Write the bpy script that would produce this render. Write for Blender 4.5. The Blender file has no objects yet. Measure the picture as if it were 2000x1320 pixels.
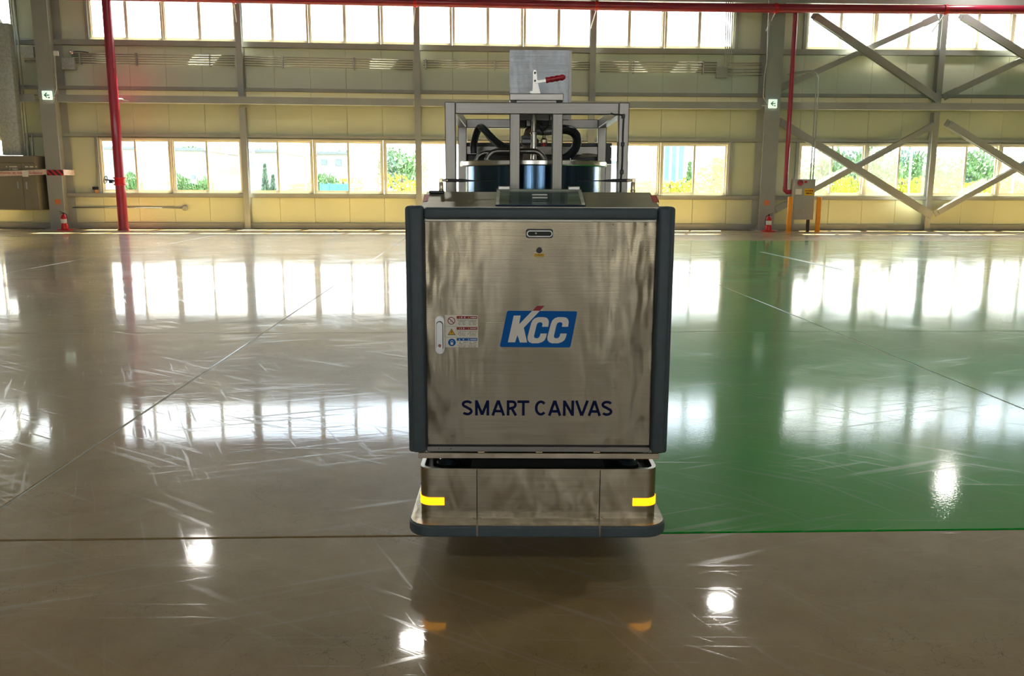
import bpy, bmesh, math, random
from mathutils import Vector, Matrix
random.seed(7)
C = bpy.context.scene.collection
PI = math.pi

# ---------------------------------------------------------------- camera, world, light, exposure
FPX, PITCH, YAW, ROLL = 1648.08, math.radians(10.086), math.radians(2.105), math.radians(0.2175)
CAMZ = 1.45


def basis(yaw):
    right = Vector((math.cos(yaw), -math.sin(yaw), 0))
    fwd = Vector((math.sin(yaw)*math.cos(PITCH), math.cos(yaw)*math.cos(PITCH), -math.sin(PITCH)))
    up = right.cross(fwd)
    return fwd, right*math.cos(ROLL)+up*math.sin(ROLL), up*math.cos(ROLL)-right*math.sin(ROLL)


F_, R_, U_ = basis(YAW)
cam_d = bpy.data.cameras.new('camera')
cam = bpy.data.objects.new('camera', cam_d)
C.objects.link(cam)
cam_d.sensor_width = 36
cam_d.lens = FPX/2000*36
cam_d.clip_end = 1500
m = Matrix((R_, U_, -F_)).transposed().to_4x4()
m.translation = (0, 0, CAMZ)
cam.matrix_world = m
sc = bpy.context.scene
sc.camera = cam

sc.view_settings.view_transform = 'Standard'
sc.view_settings.look = 'None'
sc.view_settings.gamma = 1
sc.view_settings.use_curve_mapping = False
sc.view_settings.exposure = 0.15
sc.cycles.use_denoising = True
sc.cycles.max_bounces = 10
sc.cycles.diffuse_bounces = 5
sc.cycles.transparent_max_bounces = 16
sc.cycles.sample_clamp_indirect = 8
sc.cycles.caustics_reflective = False
sc.cycles.caustics_refractive = False

SKY = 7.6
w = bpy.data.worlds.new('sky')
sc.world = w
w.use_nodes = True
nt = w.node_tree
nt.nodes.clear()
tc = nt.nodes.new('ShaderNodeTexCoord')
sep = nt.nodes.new('ShaderNodeSeparateXYZ')
nt.links.new(tc.outputs['Generated'], sep.inputs[0])
rmp = nt.nodes.new('ShaderNodeValToRGB')
rmp.color_ramp.elements[0].position = 0.0
rmp.color_ramp.elements[0].color = (1, .99, .96, 1)
rmp.color_ramp.elements[1].position = .55
rmp.color_ramp.elements[1].color = (.42, .62, 1, 1)
e = rmp.color_ramp.elements.new(.14)
e.color = (.93, .97, 1, 1)
nt.links.new(sep.outputs[2], rmp.inputs[0])
noi = nt.nodes.new('ShaderNodeTexNoise')
noi.inputs['Scale'].default_value = 3.2
noi.inputs['Detail'].default_value = 5
nt.links.new(tc.outputs['Generated'], noi.inputs['Vector'])
cr2 = nt.nodes.new('ShaderNodeValToRGB')
cr2.color_ramp.elements[0].position = .45
cr2.color_ramp.elements[1].position = .62
nt.links.new(noi.outputs[0], cr2.inputs[0])
mx = nt.nodes.new('ShaderNodeMix')
mx.data_type = 'RGBA'
mx.inputs[7].default_value = (1, 1, 1, 1)
nt.links.new(cr2.outputs[0], mx.inputs[0])
nt.links.new(rmp.outputs[0], mx.inputs[6])
bg = nt.nodes.new('ShaderNodeBackground')
bg.inputs[1].default_value = SKY
nt.links.new(mx.outputs[2], bg.inputs[0])
wo = nt.nodes.new('ShaderNodeOutputWorld')
nt.links.new(bg.outputs[0], wo.inputs[0])

sd = bpy.data.lights.new('sun', 'SUN')
sd.energy = 95
sd.angle = math.radians(.6)
sd.color = (1, .90, .68)
sun = bpy.data.objects.new('sun', sd)
C.objects.link(sun)
# shines from beyond the window wall, high and from the right
sdir = Vector((-.30, -1.0, -2.3)).normalized()
sun.rotation_euler = sdir.to_track_quat('-Z', 'Y').to_euler()
sun.location = (20, 60, 60)


def portal(x, y, z, w_, h_, ry):
    d = bpy.data.lights.new('window_portal', 'AREA')
    d.shape = 'RECTANGLE'
    d.size = w_
    d.size_y = h_
    d.cycles.is_portal = True
    o = bpy.data.objects.new('window_portal', d)
    o.location = (x, y, z)
    o.rotation_euler = (PI/2, 0, ry)
    C.objects.link(o)


YW = 30.22      # inner face of the window wall
YB = -24.0      # rear wall
XL, XR = -40.0, 40.0
ZS, ZH, ZU, ZT = 1.22, 3.06, 6.24, 7.9   # sill, head, upper sill, upper head
EAVE, RIDGE = 9.6, 11.6
for zc, hh in (((ZS+ZH)/2, ZH-ZS), ((ZU+ZT)/2, ZT-ZU)):
    portal(-2.2, YW+.2, zc, 22, hh, 0)
    portal(20, YW+.2, zc, 18, hh, 0)
    portal(-24, YW+.2, zc, 15, hh, 0)
    portal(0, YB-.2, zc, 70, hh, PI)

# ---------------------------------------------------------------- materials


def srgb(r, g, b):
    f = lambda c: (c/255/12.92) if c/255 <= .04045 else ((c/255+.055)/1.055)**2.4
    return (f(r), f(g), f(b))


def node_mat(name):
    M = bpy.data.materials.new(name)
    M.use_nodes = True
    t = M.node_tree
    b = t.nodes['Principled BSDF']
    return M, t, b


def mat(name, col, rough=.5, metal=0, var=.12, scale=6, bump=0, bscale=60, spec=.5, coat=0, stretch=None, rvar=0):
    M, t, b = node_mat(name)
    tcn = t.nodes.new('ShaderNodeTexCoord')
    mp = t.nodes.new('ShaderNodeMapping')
    t.links.new(tcn.outputs['Object'], mp.inputs[0])
    if stretch:
        mp.inputs['Scale'].default_value = stretch
    n = t.nodes.new('ShaderNodeTexNoise')
    n.inputs['Scale'].default_value = scale
    n.inputs['Detail'].default_value = 4
    t.links.new(mp.outputs[0], n.inputs['Vector'])
    r = t.nodes.new('ShaderNodeValToRGB')
    r.color_ramp.elements[0].position = .3
    r.color_ramp.elements[1].position = .7
    r.color_ramp.elements[0].color = tuple(c*(1-var) for c in col)+(1,)
    r.color_ramp.elements[1].color = tuple(min(1, c*(1+var)) for c in col)+(1,)
    t.links.new(n.outputs[0], r.inputs[0])
    t.links.new(r.outputs[0], b.inputs['Base Color'])
    b.inputs['Roughness'].default_value = rough
    if rvar:
        mr = t.nodes.new('ShaderNodeMapRange')
        mr.inputs[3].default_value = max(.02, rough-rvar)
        mr.inputs[4].default_value = rough+rvar
        t.links.new(n.outputs[0], mr.inputs[0])
        t.links.new(mr.outputs[0], b.inputs['Roughness'])
    b.inputs['Metallic'].default_value = metal
    b.inputs['Specular IOR Level'].default_value = spec
    b.inputs['Coat Weight'].default_value = coat
    if bump:
        n2 = t.nodes.new('ShaderNodeTexNoise')
        n2.inputs['Scale'].default_value = bscale
        t.links.new(mp.outputs[0], n2.inputs['Vector'])
        bp = t.nodes.new('ShaderNodeBump')
        bp.inputs['Strength'].default_value = bump
        bp.inputs['Distance'].default_value = .01
        t.links.new(n2.outputs[0], bp.inputs['Height'])
        t.links.new(bp.outputs[0], b.inputs['Normal'])
    return M


def emit(name, col, s):
    M, t, b = node_mat(name)
    b.inputs['Base Color'].default_value = col+(1,)
    b.inputs['Emission Color'].default_value = col+(1,)
    b.inputs['Emission Strength'].default_value = s
    return M


def steel(name, col=(.56, .52, .45), rough=.26, wave=.0, wscale=3.0, grain='x', wst=(3.2, 1, .9), aniso=0, sides=False):
    """brushed stainless: fine grain along one axis, optional shallow dents of the sheet"""
    M, t, b = node_mat(name)
    tcn = t.nodes.new('ShaderNodeTexCoord')
    mp = t.nodes.new('ShaderNodeMapping')
    mp.inputs['Scale'].default_value = (2, 60, 300) if grain == 'x' else (300, 60, 2)
    t.links.new(tcn.outputs['Object'], mp.inputs[0])
    n = t.nodes.new('ShaderNodeTexNoise')
    n.inputs['Scale'].default_value = 1.5
    n.inputs['Detail'].default_value = 6
    t.links.new(mp.outputs[0], n.inputs['Vector'])
    r = t.nodes.new('ShaderNodeValToRGB')
    r.color_ramp.elements[0].position = .25
    r.color_ramp.elements[1].position = .75
    r.color_ramp.elements[0].color = tuple(c*.82 for c in col)+(1,)
    r.color_ramp.elements[1].color = tuple(min(1, c*1.1) for c in col)+(1,)
    t.links.new(n.outputs[0], r.inputs[0])
    t.links.new(r.outputs[0], b.inputs['Base Color'])
    b.inputs['Metallic'].default_value = 1
    b.inputs['Roughness'].default_value = rough
    if aniso:
        b.inputs['Anisotropic'].default_value = aniso
        tg = t.nodes.new('ShaderNodeTangent')
        tg.direction_type = 'RADIAL'
        tg.axis = 'Z'
        t.links.new(tg.outputs[0], b.inputs['Tangent'])
    bp = t.nodes.new('ShaderNodeBump')
    bp.inputs['Strength'].default_value = .25
    bp.inputs['Distance'].default_value = .0006
    t.links.new(n.outputs[0], bp.inputs['Height'])
    last = bp
    if wave:
        mp2 = t.nodes.new('ShaderNodeMapping')
        mp2.inputs['Scale'].default_value = wst
        t.links.new(tcn.outputs['Object'], mp2.inputs[0])
        n3 = t.nodes.new('ShaderNodeTexNoise')
        n3.inputs['Scale'].default_value = wscale
        n3.inputs['Detail'].default_value = 3
        t.links.new(mp2.outputs[0], n3.inputs['Vector'])
        b3 = t.nodes.new('ShaderNodeBump')
        b3.inputs['Strength'].default_value = 1
        b3.inputs['Distance'].default_value = wave
        if sides:   # the sheet is dented near its left and right edges, flat in the middle
            sp = t.nodes.new('ShaderNodeSeparateXYZ')
            t.links.new(tcn.outputs['Object'], sp.inputs[0])
            ab = t.nodes.new('ShaderNodeMath')
            ab.operation = 'ABSOLUTE'
            t.links.new(sp.outputs[0], ab.inputs[0])
            mr_ = t.nodes.new('ShaderNodeMapRange')
            mr_.inputs[1].default_value = .12
            mr_.inputs[2].default_value = .36
            mr_.inputs[3].default_value = .22
            mr_.inputs[4].default_value = 1
            t.links.new(ab.outputs[0], mr_.inputs[0])
            t.links.new(mr_.outputs[0], b3.inputs['Strength'])
        t.links.new(n3.outputs[0], b3.inputs['Height'])
        t.links.new(b3.outputs[0], bp.inputs['Normal'])
    t.links.new(last.outputs[0], b.inputs['Normal'])
    return M


def glassy(name, tint=(1, 1, 1), haze=0.0, refl=.09):
    M = bpy.data.materials.new(name)
    M.use_nodes = True
    t = M.node_tree
    t.nodes.clear()
    o = t.nodes.new('ShaderNodeOutputMaterial')
    tr = t.nodes.new('ShaderNodeBsdfTransparent')
    tr.inputs[0].default_value = tint+(1,)
    gl = t.nodes.new('ShaderNodeBsdfGlossy')
    gl.inputs['Roughness'].default_value = .03
    m1 = t.nodes.new('ShaderNodeMixShader')
    m1.inputs[0].default_value = refl
    t.links.new(tr.outputs[0], m1.inputs[1])
    t.links.new(gl.outputs[0], m1.inputs[2])
    out = m1
    if haze:
        tl = t.nodes.new('ShaderNodeBsdfTranslucent')
        tl.inputs[0].default_value = (.95, .93, .86, 1)
        m2 = t.nodes.new('ShaderNodeMixShader')
        tcn = t.nodes.new('ShaderNodeTexCoord')
        n = t.nodes.new('ShaderNodeTexNoise')
        n.inputs['Scale'].default_value = 1.5
        t.links.new(tcn.outputs['Object'], n.inputs['Vector'])
        mr = t.nodes.new('ShaderNodeMapRange')
        mr.inputs[3].default_value = haze*.8
        mr.inputs[4].default_value = min(1, haze*1.2)
        t.links.new(n.outputs[0], mr.inputs[0])
        t.links.new(mr.outputs[0], m2.inputs[0])
        t.links.new(m1.outputs[0], m2.inputs[1])
        t.links.new(tl.outputs[0], m2.inputs[2])
        out = m2
    t.links.new(out.outputs[0], o.inputs[0])
    return M


M_PAINT = mat('grey_steel_paint', (.37, .385, .375), .45, var=.06, scale=2)
M_GIRT = mat('girt_grey_paint', (.36, .37, .34), .5, var=.08, scale=2)
M_PANEL = mat('ivory_wall_panel', (.665, .685, .48), .42, var=.03, scale=.6, bump=.05, bscale=3)
M_PANEL_LIT = mat('ivory_wall_panel_lit', (.73, .765, .61), .42, var=.03, scale=.6, bump=.05, bscale=3)  # same ivory panels; brighter, less yellow light of the upper wall put into the colour
M_BACK = mat('panel_joint_dark', (.10, .095, .07), .7)
M_ROOF = mat('roof_sheet', (.17, .16, .12), .6, var=.05, scale=.5)
M_REAR = mat('rear_wall_sheet', (.45, .40, .29), .5, var=.05, scale=.5)
M_FRAMEW = mat('cream_window_frame', (.74, .68, .52), .35, var=.03)
M_CLEAR = glassy('clear_pane', (.97, 1, .99), 0)
M_HAZE = glassy('insect_screened_pane', (.97, .98, .95), .02)
M_GALV = mat('galvanised_steel', (.50, .54, .53), .42, metal=.3, var=.18, scale=14)
M_GALVD = mat('dull_galvanised_conduit', (.42, .43, .41), .38, metal=.5, var=.1)
M_RED = mat('red_pipe_paint', (.34, .018, .050), .28, var=.08, scale=3, coat=.3)
M_REDB = mat('bright_red_paint', (.62, .012, .02), .3, var=.05)
M_CABG = mat('olive_grey_cabinet_paint', (.235, .215, .16), .45, var=.04, scale=1.5)
M_BLACK = mat('black_plastic', (.012, .013, .015), .4)
M_WHITE = mat('white_print', (.88, .88, .84), .4, var=.02)
M_CREAM = mat('cream_print', (.88, .85, .74), .4, var=.02)
M_ORANGE = mat('orange_bollard_paint', (.85, .33, .012), .35, var=.05)
M_GREENP = mat('green_arrow_print', (.0, .30, .12), .4)
M_YEL = mat('yellow_label_print', (.78, .48, .01), .4)
M_STICK = mat('orange_sticker_print', (.72, .22, .10), .5, var=.5, scale=60)
M_DARKR = mat('dark_red_print', (.30, .01, .02), .4)
M_BLUE = mat('blue_logo_print', (.001, .12, .46), .5, var=.02, spec=.15)
M_NAVY = mat('navy_lettering', (.003, .009, .055), .5, var=.02, spec=.1)
M_LOGOW = mat('logo_white_print', (.86, .84, .77), .5, var=.02)
M_LOGOR = mat('logo_red_print', (.34, .01, .03), .4, var=.02)
M_RUB = mat('grey_rubber_pad', (.066, .092, .108), .5, var=.08, scale=30, bump=.08, bscale=300)
M_DOOR = steel('door_stainless', (.275, .245, .180), .20, wave=.036, wscale=1.7, aniso=.8, sides=True)
M_SS = steel('stainless_sheet', (.50, .45, .35), .26, wave=.010, wscale=3, aniso=.6)
M_SSD = steel('stainless_tube', (.235, .228, .208), .3, grain='z')
M_SSH = steel('stainless_beam', (.235, .226, .208), .3)
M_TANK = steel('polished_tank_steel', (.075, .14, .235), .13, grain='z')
M_SILV = mat('bright_metal', (.72, .71, .66), .22, metal=1, var=.05)
M_DARKM = mat('dark_grey_metal', (.03, .034, .036), .4, metal=.3)
M_HOSE = mat('black_ribbed_hose', (.016, .022, .028), .3, var=.2)
M_HOSEG = mat('grey_pipe', (.23, .25, .26), .3, metal=.5)
M_BRASS = mat('nickel_brass', (.62, .54, .38), .25, metal=1, var=.05)
M_AMBER = emit('amber_lamp', (1.0, .37, .004), 2.4)
M_SCREEN = mat('dark_screen_glass', (.02, .035, .045), .04, spec=1.0, coat=1)
M_HANDLE = mat('matt_chrome', (.50, .50, .48), .3, metal=.9)
M_PINK = mat('tape_pale_print', (.80, .62, .57), .4, var=.3, scale=26)


def stripes(name, a, b_, n, ang, thr=.5):
    M, t, b = node_mat(name)
    tcn = t.nodes.new('ShaderNodeTexCoord')
    mp = t.nodes.new('ShaderNodeMapping')
    mp.inputs['Rotation'].default_value = (0, ang, 0)
    t.links.new(tcn.outputs['Object'], mp.inputs[0])
    wv = t.nodes.new('ShaderNodeTexWave')
    wv.inputs['Scale'].default_value = n
    t.links.new(mp.outputs[0], wv.inputs['Vector'])
    r = t.nodes.new('ShaderNodeValToRGB')
    r.color_ramp.interpolation = 'CONSTANT'
    r.color_ramp.elements[0].color = a+(1,)
    r.color_ramp.elements[1].color = b_+(1,)
    r.color_ramp.elements[1].position = thr
    t.links.new(wv.outputs[0], r.inputs[0])
    t.links.new(r.outputs[0], b.inputs['Base Color'])
    b.inputs['Roughness'].default_value = .4
    return M


M_TAPE = stripes('red_white_tape', (.62, .03, .04), (.05, .02, .03), 2.4, PI/4)


def floor_mat(name, green):
    M, t, b = node_mat(name)
    L = t.links.new
    geo = t.nodes.new('ShaderNodeNewGeometry')
    P = geo.outputs['Position']

    def noise(scale, detail=4, rot=0, st=(1, 1, 1), rough=.5, dist=0):
        mp = t.nodes.new('ShaderNodeMapping')
        mp.inputs['Rotation'].default_value = (0, 0, rot)
        mp2 = t.nodes.new('ShaderNodeMapping')
        mp2.inputs['Scale'].default_value = st
        L(P, mp.inputs[0])
        L(mp.outputs[0], mp2.inputs[0])
        n = t.nodes.new('ShaderNodeTexNoise')
        n.inputs['Scale'].default_value = scale
        n.inputs['Detail'].default_value = detail
        n.inputs['Roughness'].default_value = rough
        n.inputs['Distortion'].default_value = dist
        L(mp2.outputs[0], n.inputs['Vector'])
        return n.outputs[0]

    def ramp(v, p0, p1, c0=(0, 0, 0), c1=(1, 1, 1)):
        r = t.nodes.new('ShaderNodeValToRGB')
        r.color_ramp.elements[0].position = p0
        r.color_ramp.elements[1].position = p1
        r.color_ramp.elements[0].color = c0+(1,)
        r.color_ramp.elements[1].color = c1+(1,)
        L(v, r.inputs[0])
        return r.outputs[0]

    def mth(op, a, b__):
        n = t.nodes.new('ShaderNodeMath')
        n.operation = op
        for i, v in enumerate((a, b__)):
            if isinstance(v, (int, float)):
                n.inputs[i].default_value = v
            else:
                L(v, n.inputs[i])
        return n.outputs[0]

    def mixc(f, a, b__):
        n = t.nodes.new('ShaderNodeMix')
        n.data_type = 'RGBA'
        for i, v in ((0, f), (6, a), (7, b__)):
            if isinstance(v, (int, float)):
                n.inputs[i].default_value = v
            elif isinstance(v, tuple):
                n.inputs[i].default_value = v+(1,)
            else:
                L(v, n.inputs[i])
        return n.outputs[2]

    # scratch families: very long thin noise in three directions, broken up by a mask
    mask = ramp(noise(.55, 4), .36, .60)
    mask2 = ramp(noise(1.3, 3, 2.0), .36, .60)
    s1 = ramp(noise(9, 3, .62, (.12, 3.4, 1)), .60, .68)
    s2 = ramp(noise(7, 3, -.35, (.10, 3.2, 1)), .61, .68)
    s3 = ramp(noise(12, 4, 1.15, (.10, 3.0, 1), dist=.3), .62, .70)
    s4 = ramp(noise(14, 3, .05, (.07, 3.0, 1)), .62, .70)
    scr = mth('ADD', mth('MULTIPLY', mth('MAXIMUM', s1, s3), mask), mth('MULTIPLY', mth('MAXIMUM', s2, s4), mask2))
    scr = mth('MINIMUM', scr, 1.0)
    if green:
        c = mixc(ramp(noise(.7, 5), .3, .7), srgb(6, 150, 38), srgb(24, 172, 58))
        c = mixc(mth('MULTIPLY', scr, .22), c, (.32, .46, .36))
        b.inputs['Roughness'].default_value = .06
        rr = mth('ADD', mth('MULTIPLY', scr, .14), mth('MULTIPLY', ramp(noise(1.1, 3), .35, .75), .07))
        L(mth('ADD', rr, .03), b.inputs['Coat Roughness'])
        b.inputs['Roughness'].default_value = .34
        b.inputs['Coat Weight'].default_value = .8
        h = mth('ADD', mth('MULTIPLY', noise(70, 3), .19), mth('MULTIPLY', noise(1.5, 2), .5))
        bstr, bdist = .30, .0040
    else:
        big = noise(.45, 6, rough=.62)
        c = mixc(ramp(big, .30, .70), srgb(134, 110, 68), srgb(172, 146, 100))
        c = mixc(ramp(noise(5, 6, rough=.7), .35, .75), c, mixc(.45, c, srgb(180, 162, 122)))
        c = mixc(mth('MULTIPLY', ramp(noise(60, 3), .62, .75), .25), c, (.05, .045, .035))
        vo = t.nodes.new('ShaderNodeTexVoronoi')
        vo.feature = 'DISTANCE_TO_EDGE'
        vo.inputs['Scale'].default_value = 3.4
        va = t.nodes.new('ShaderNodeVectorMath')
        va.operation = 'ADD'
        nn = t.nodes.new('ShaderNodeTexNoise')
        nn.inputs['Scale'].default_value = 5
        nn.inputs['Detail'].default_value = 5
        L(P, nn.inputs['Vector'])
        L(P, va.inputs[0])
        L(nn.outputs['Color'], va.inputs[1])
        L(va.outputs[0], vo.inputs['Vector'])
        crack = mth('MULTIPLY', ramp(vo.outputs['Distance'], .003, .010, (1, 1, 1), (0, 0, 0)), ramp(noise(1.4, 3, 1), .50, .62))
        c = mixc(mth('MULTIPLY', crack, .55), c, (.03, .026, .02))
        c = mixc(mth('MULTIPLY', scr, .20), c, (.50, .49, .46))
        rr = mth('ADD', mth('MULTIPLY', scr, .20), mth('MULTIPLY', ramp(noise(.9, 5), .35, .8), .07))
        L(mth('ADD', rr, .035), b.inputs['Coat Roughness'])
        b.inputs['Roughness'].default_value = .40
        b.inputs['Coat Weight'].default_value = .75
        h = mth('ADD', mth('MULTIPLY', noise(26, 3), .07), mth('ADD', mth('MULTIPLY', noise(1.6, 2), .6), mth('MULTIPLY', scr, .10)))
        bstr, bdist = .25, .0035
    L(c, b.inputs['Base Color'])
    b.inputs['Specular IOR Level'].default_value = .06 if green else .30
    bp = t.nodes.new('ShaderNodeBump')
    bp.inputs['Strength'].default_value = bstr
    bp.inputs['Distance'].default_value = bdist
    L(h, bp.inputs['Height'])
    L(bp.outputs[0], b.inputs['Normal'])
    L(bp.outputs[0], b.inputs['Coat Normal'])
    return M


M_CONC = floor_mat('polished_concrete', False)
M_GREEN = floor_mat('green_floor_coating', True)
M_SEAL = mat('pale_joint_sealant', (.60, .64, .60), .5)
M_SUBF = mat('joint_filler', (.04, .036, .03), .8)

# ---------------------------------------------------------------- mesh helpers
OFF = {}


class B:
    """collects shapes in hall coordinates, then links them as ONE mesh object"""

    def __init__(s):
        s.v, s.f, s.sm = [], [], []

    def add(s, vs, fs, smooth=False):
        n = len(s.v)
        s.v += [Vector(p) for p in vs]
        s.f += [tuple(i+n for i in f) for f in fs]
        s.sm += [smooth]*len(fs)
        return s

    def box(s, x0, x1, y0, y1, z0, z1, c=0.0):
        if x0 > x1: x0, x1 = x1, x0
        if y0 > y1: y0, y1 = y1, y0
        if z0 > z1: z0, z1 = z1, z0
        if not c:
            vs = [(x, y, z) for z in (z0, z1) for y in (y0, y1) for x in (x0, x1)]
            return s.add(vs, [(0, 2, 3, 1), (4, 5, 7, 6), (0, 1, 5, 4), (2, 6, 7, 3), (0, 4, 6, 2), (1, 3, 7, 5)])
        bm = bmesh.new()
        vs = [bm.verts.new((x, y, z)) for z in (z0, z1) for y in (y0, y1) for x in (x0, x1)]
        for f in [(0, 2, 3, 1), (4, 5, 7, 6), (0, 1, 5, 4), (2, 6, 7, 3), (0, 4, 6, 2), (1, 3, 7, 5)]:
            bm.faces.new([vs[i] for i in f])
        seg = 3 if c > .008 else 1
        bmesh.ops.bevel(bm, geom=bm.edges[:], offset=c, segments=seg, affect='EDGES', profile=.5)
        bm.verts.index_update()
        s.add([v.co.copy() for v in bm.verts], [[v.index for v in f.verts] for f in bm.faces], seg > 1)
        bm.free()
        return s

    def beam(s, p0, p1, w, h, up=(0, 0, 1)):
        p0, p1 = Vector(p0), Vector(p1)
        d = (p1-p0).normalized()
        a = d.cross(Vector(up)).normalized()
        b = a.cross(d)
        vs = []
        for p in (p0, p1):
            for i, j in ((-1, -1), (1, -1), (1, 1), (-1, 1)):
                vs.append(p+a*i*w/2+b*j*h/2)
        return s.add(vs, [(3, 2, 1, 0), (4, 5, 6, 7), (0, 1, 5, 4), (1, 2, 6, 5), (2, 3, 7, 6), (3, 0, 4, 7)])

    def hbeam(s, p0, p1, w, h, t=.014, up=(0, 0, 1)):
        """H section: flanges of width w seen along 'up', depth h"""
        p0, p1 = Vector(p0), Vector(p1)
        d = (p1-p0).normalized()
        a = d.cross(Vector(up)).normalized()
        b = a.cross(d)
        s.beam(p0+b*(h/2-t/2), p1+b*(h/2-t/2), w, t, up)
        s.beam(p0-b*(h/2-t/2), p1-b*(h/2-t/2), w, t, up)
        s.beam(p0, p1, t, h-2*t, up)
        return s

    def tube(s, pts, r, seg=12, cap=True):
        pts = [Vector(p) for p in pts]
        rs = r if isinstance(r, (list, tuple)) else [r]*len(pts)
        vs, fs = [], []
        nrm = None
        for i, p in enumerate(pts):
            d = (pts[min(i+1, len(pts)-1)]-pts[max(i-1, 0)]).normalized()
            if nrm is None:
                nrm = d.orthogonal().normalized()
            nrm = (nrm-d*nrm.dot(d)).normalized()
            bn = d.cross(nrm)
            for k in range(seg):
                a = 2*PI*k/seg
                vs.append(p+(nrm*math.cos(a)+bn*math.sin(a))*rs[i])
        for i in range(len(pts)-1):
            for k in range(seg):
                k2 = (k+1) % seg
                fs.append((i*seg+k, i*seg+k2, (i+1)*seg+k2, (i+1)*seg+k))
        s.add(vs, fs, True)
        if cap:
            n = len(vs)
            base = len(s.v)-n
            s.f += [tuple(base+k for k in reversed(range(seg))), tuple(base+n-seg+k for k in range(seg))]
            s.sm += [False, False]
        return s

    def lathe(s, c, prof, seg=32, axis='z'):
        vs, fs = [], []
        for r, z in prof:
            for k in range(seg):
                a = 2*PI*k/seg
                q = (r*math.cos(a), r*math.sin(a), z)
                if axis == 'y':
                    q = (q[0], z, q[1])
                elif axis == 'x':
                    q = (z, q[0], q[1])
                vs.append(Vector(c)+Vector(q))
        for i in range(len(prof)-1):
            for k in range(seg):
                k2 = (k+1) % seg
                fs.append((i*seg+k, i*seg+k2, (i+1)*seg+k2, (i+1)*seg+k))
        s.add(vs, fs, True)
        n = len(s.v)-len(vs)
        s.f += [tuple(n+k for k in reversed(range(seg))), tuple(n+len(vs)-seg+k for k in range(seg))]
        s.sm += [False, False]
        return s

    def prism(s, poly, y0, y1):
        """polygon of (x,z) pushed from y0 (front) to y1"""
        n = len(poly)
        vs = [(x, y0, z) for x, z in poly]+[(x, y1, z) for x, z in poly]
        s.add(vs, [tuple(range(n)), tuple(reversed(range(n, 2*n)))]+[(i, i+n, (i+1) % n+n, (i+1) % n) for i in range(n)])
        return s

    def prismz(s, poly, z0, z1):
        n = len(poly)
        vs = [(x, y, z0) for x, y in poly]+[(x, y, z1) for x, y in poly]
        s.add(vs, [tuple(reversed(range(n))), tuple(range(n, 2*n))]+[(i, (i+1) % n, (i+1) % n+n, i+n) for i in range(n)])
        return s

    def prismx(s, poly, x0, x1):
        n = len(poly)
        vs = [(x0, y, z) for y, z in poly]+[(x1, y, z) for y, z in poly]
        s.add(vs, [tuple(range(n)), tuple(reversed(range(n, 2*n)))]+[(i, i+n, (i+1) % n+n, (i+1) % n) for i in range(n)])
        return s

    def build(s, name, m, parent=None, off=None, fix=True):
        if parent is not None:
            off = OFF[parent.name]
        if off is None:
            xs = [v.x for v in s.v]; ys = [v.y for v in s.v]; zs = [v.z for v in s.v]
            off = Vector(((min(xs)+max(xs))/2, (min(ys)+max(ys))/2, min(zs)))
        off = Vector(off)
        me = bpy.data.meshes.new(name)
        me.from_pydata([v-off for v in s.v], [], s.f)
        me.polygons.foreach_set('use_smooth', s.sm)
        if fix:
            bm = bmesh.new()
            bm.from_mesh(me)
            bmesh.ops.recalc_face_normals(bm, faces=bm.faces[:])
            for e_ in bm.edges:
                if len(e_.link_faces) == 2 and e_.calc_face_angle(0) > .62:
                    e_.smooth = False
            bm.to_mesh(me)
            bm.free()
        me.materials.append(m)
        o = bpy.data.objects.new(name, me)
        C.objects.link(o)
        OFF[o.name] = off
        if parent is not None:
            o.parent = parent
        else:
            o.location = off
        return o


def tag(o, label=None, cat=None, group=None, kind=None):
    if label: o['label'] = label
    if cat: o['category'] = cat
    if group: o['group'] = group
    if kind: o['kind'] = kind
    return o


def thing(name, label, cat, loc, group=None, kind=None):
    o = bpy.data.objects.new(name, None)
    o.empty_display_size = .2
    C.objects.link(o)
    o.location = loc
    OFF[o.name] = Vector(loc)
    return tag(o, label, cat, group, kind)


def at(px, py, y):
    """photograph pixel -> point on the hall plane at depth y"""
    d = F_+R_*((px-1000)/FPX)-U_*((py-660)/FPX)
    t = y/d.y
    return Vector((0, 0, CAMZ))+d*t


def atz(px, py, z=0):
    d = F_+R_*((px-1000)/FPX)-U_*((py-660)/FPX)
    t = (z-CAMZ)/d.z
    return Vector((0, 0, CAMZ))+d*t


F0, R0, U0 = basis(0)


def rp(px, py, v):
    """photograph pixel -> (x, z) on the machine's own plane at distance v (machine axes)"""
    d = F0+R0*((px-1000)/FPX)-U0*((py-660)/FPX)
    t = v/d.y
    p = Vector((0, 0, CAMZ))+d*t
    return p.x, p.z


def R3(px, py, v):
    x, z = rp(px, py, v)
    return Vector((x, v, z))


def sag(x):
    """the wall's horizontal members run a few cm out of level along the hall"""
    k = [(-40, .09), (-16, .08), (-8.3, .05), (-2.3, .005), (5, -.04), (10, -.02), (16, 0), (40, .02)]
    for (a, p), (b, q) in zip(k, k[1:]):
        if a <= x <= b:
            return p+(q-p)*(x-a)/(b-a)
    return 0


def wz(x, z):
    return z+sag(x)*min(1, z/6.2)*1.05


def wall_warp(b_):
    for v in b_.v:
        v.z = wz(v.x, v.z)
    return b_


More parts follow.
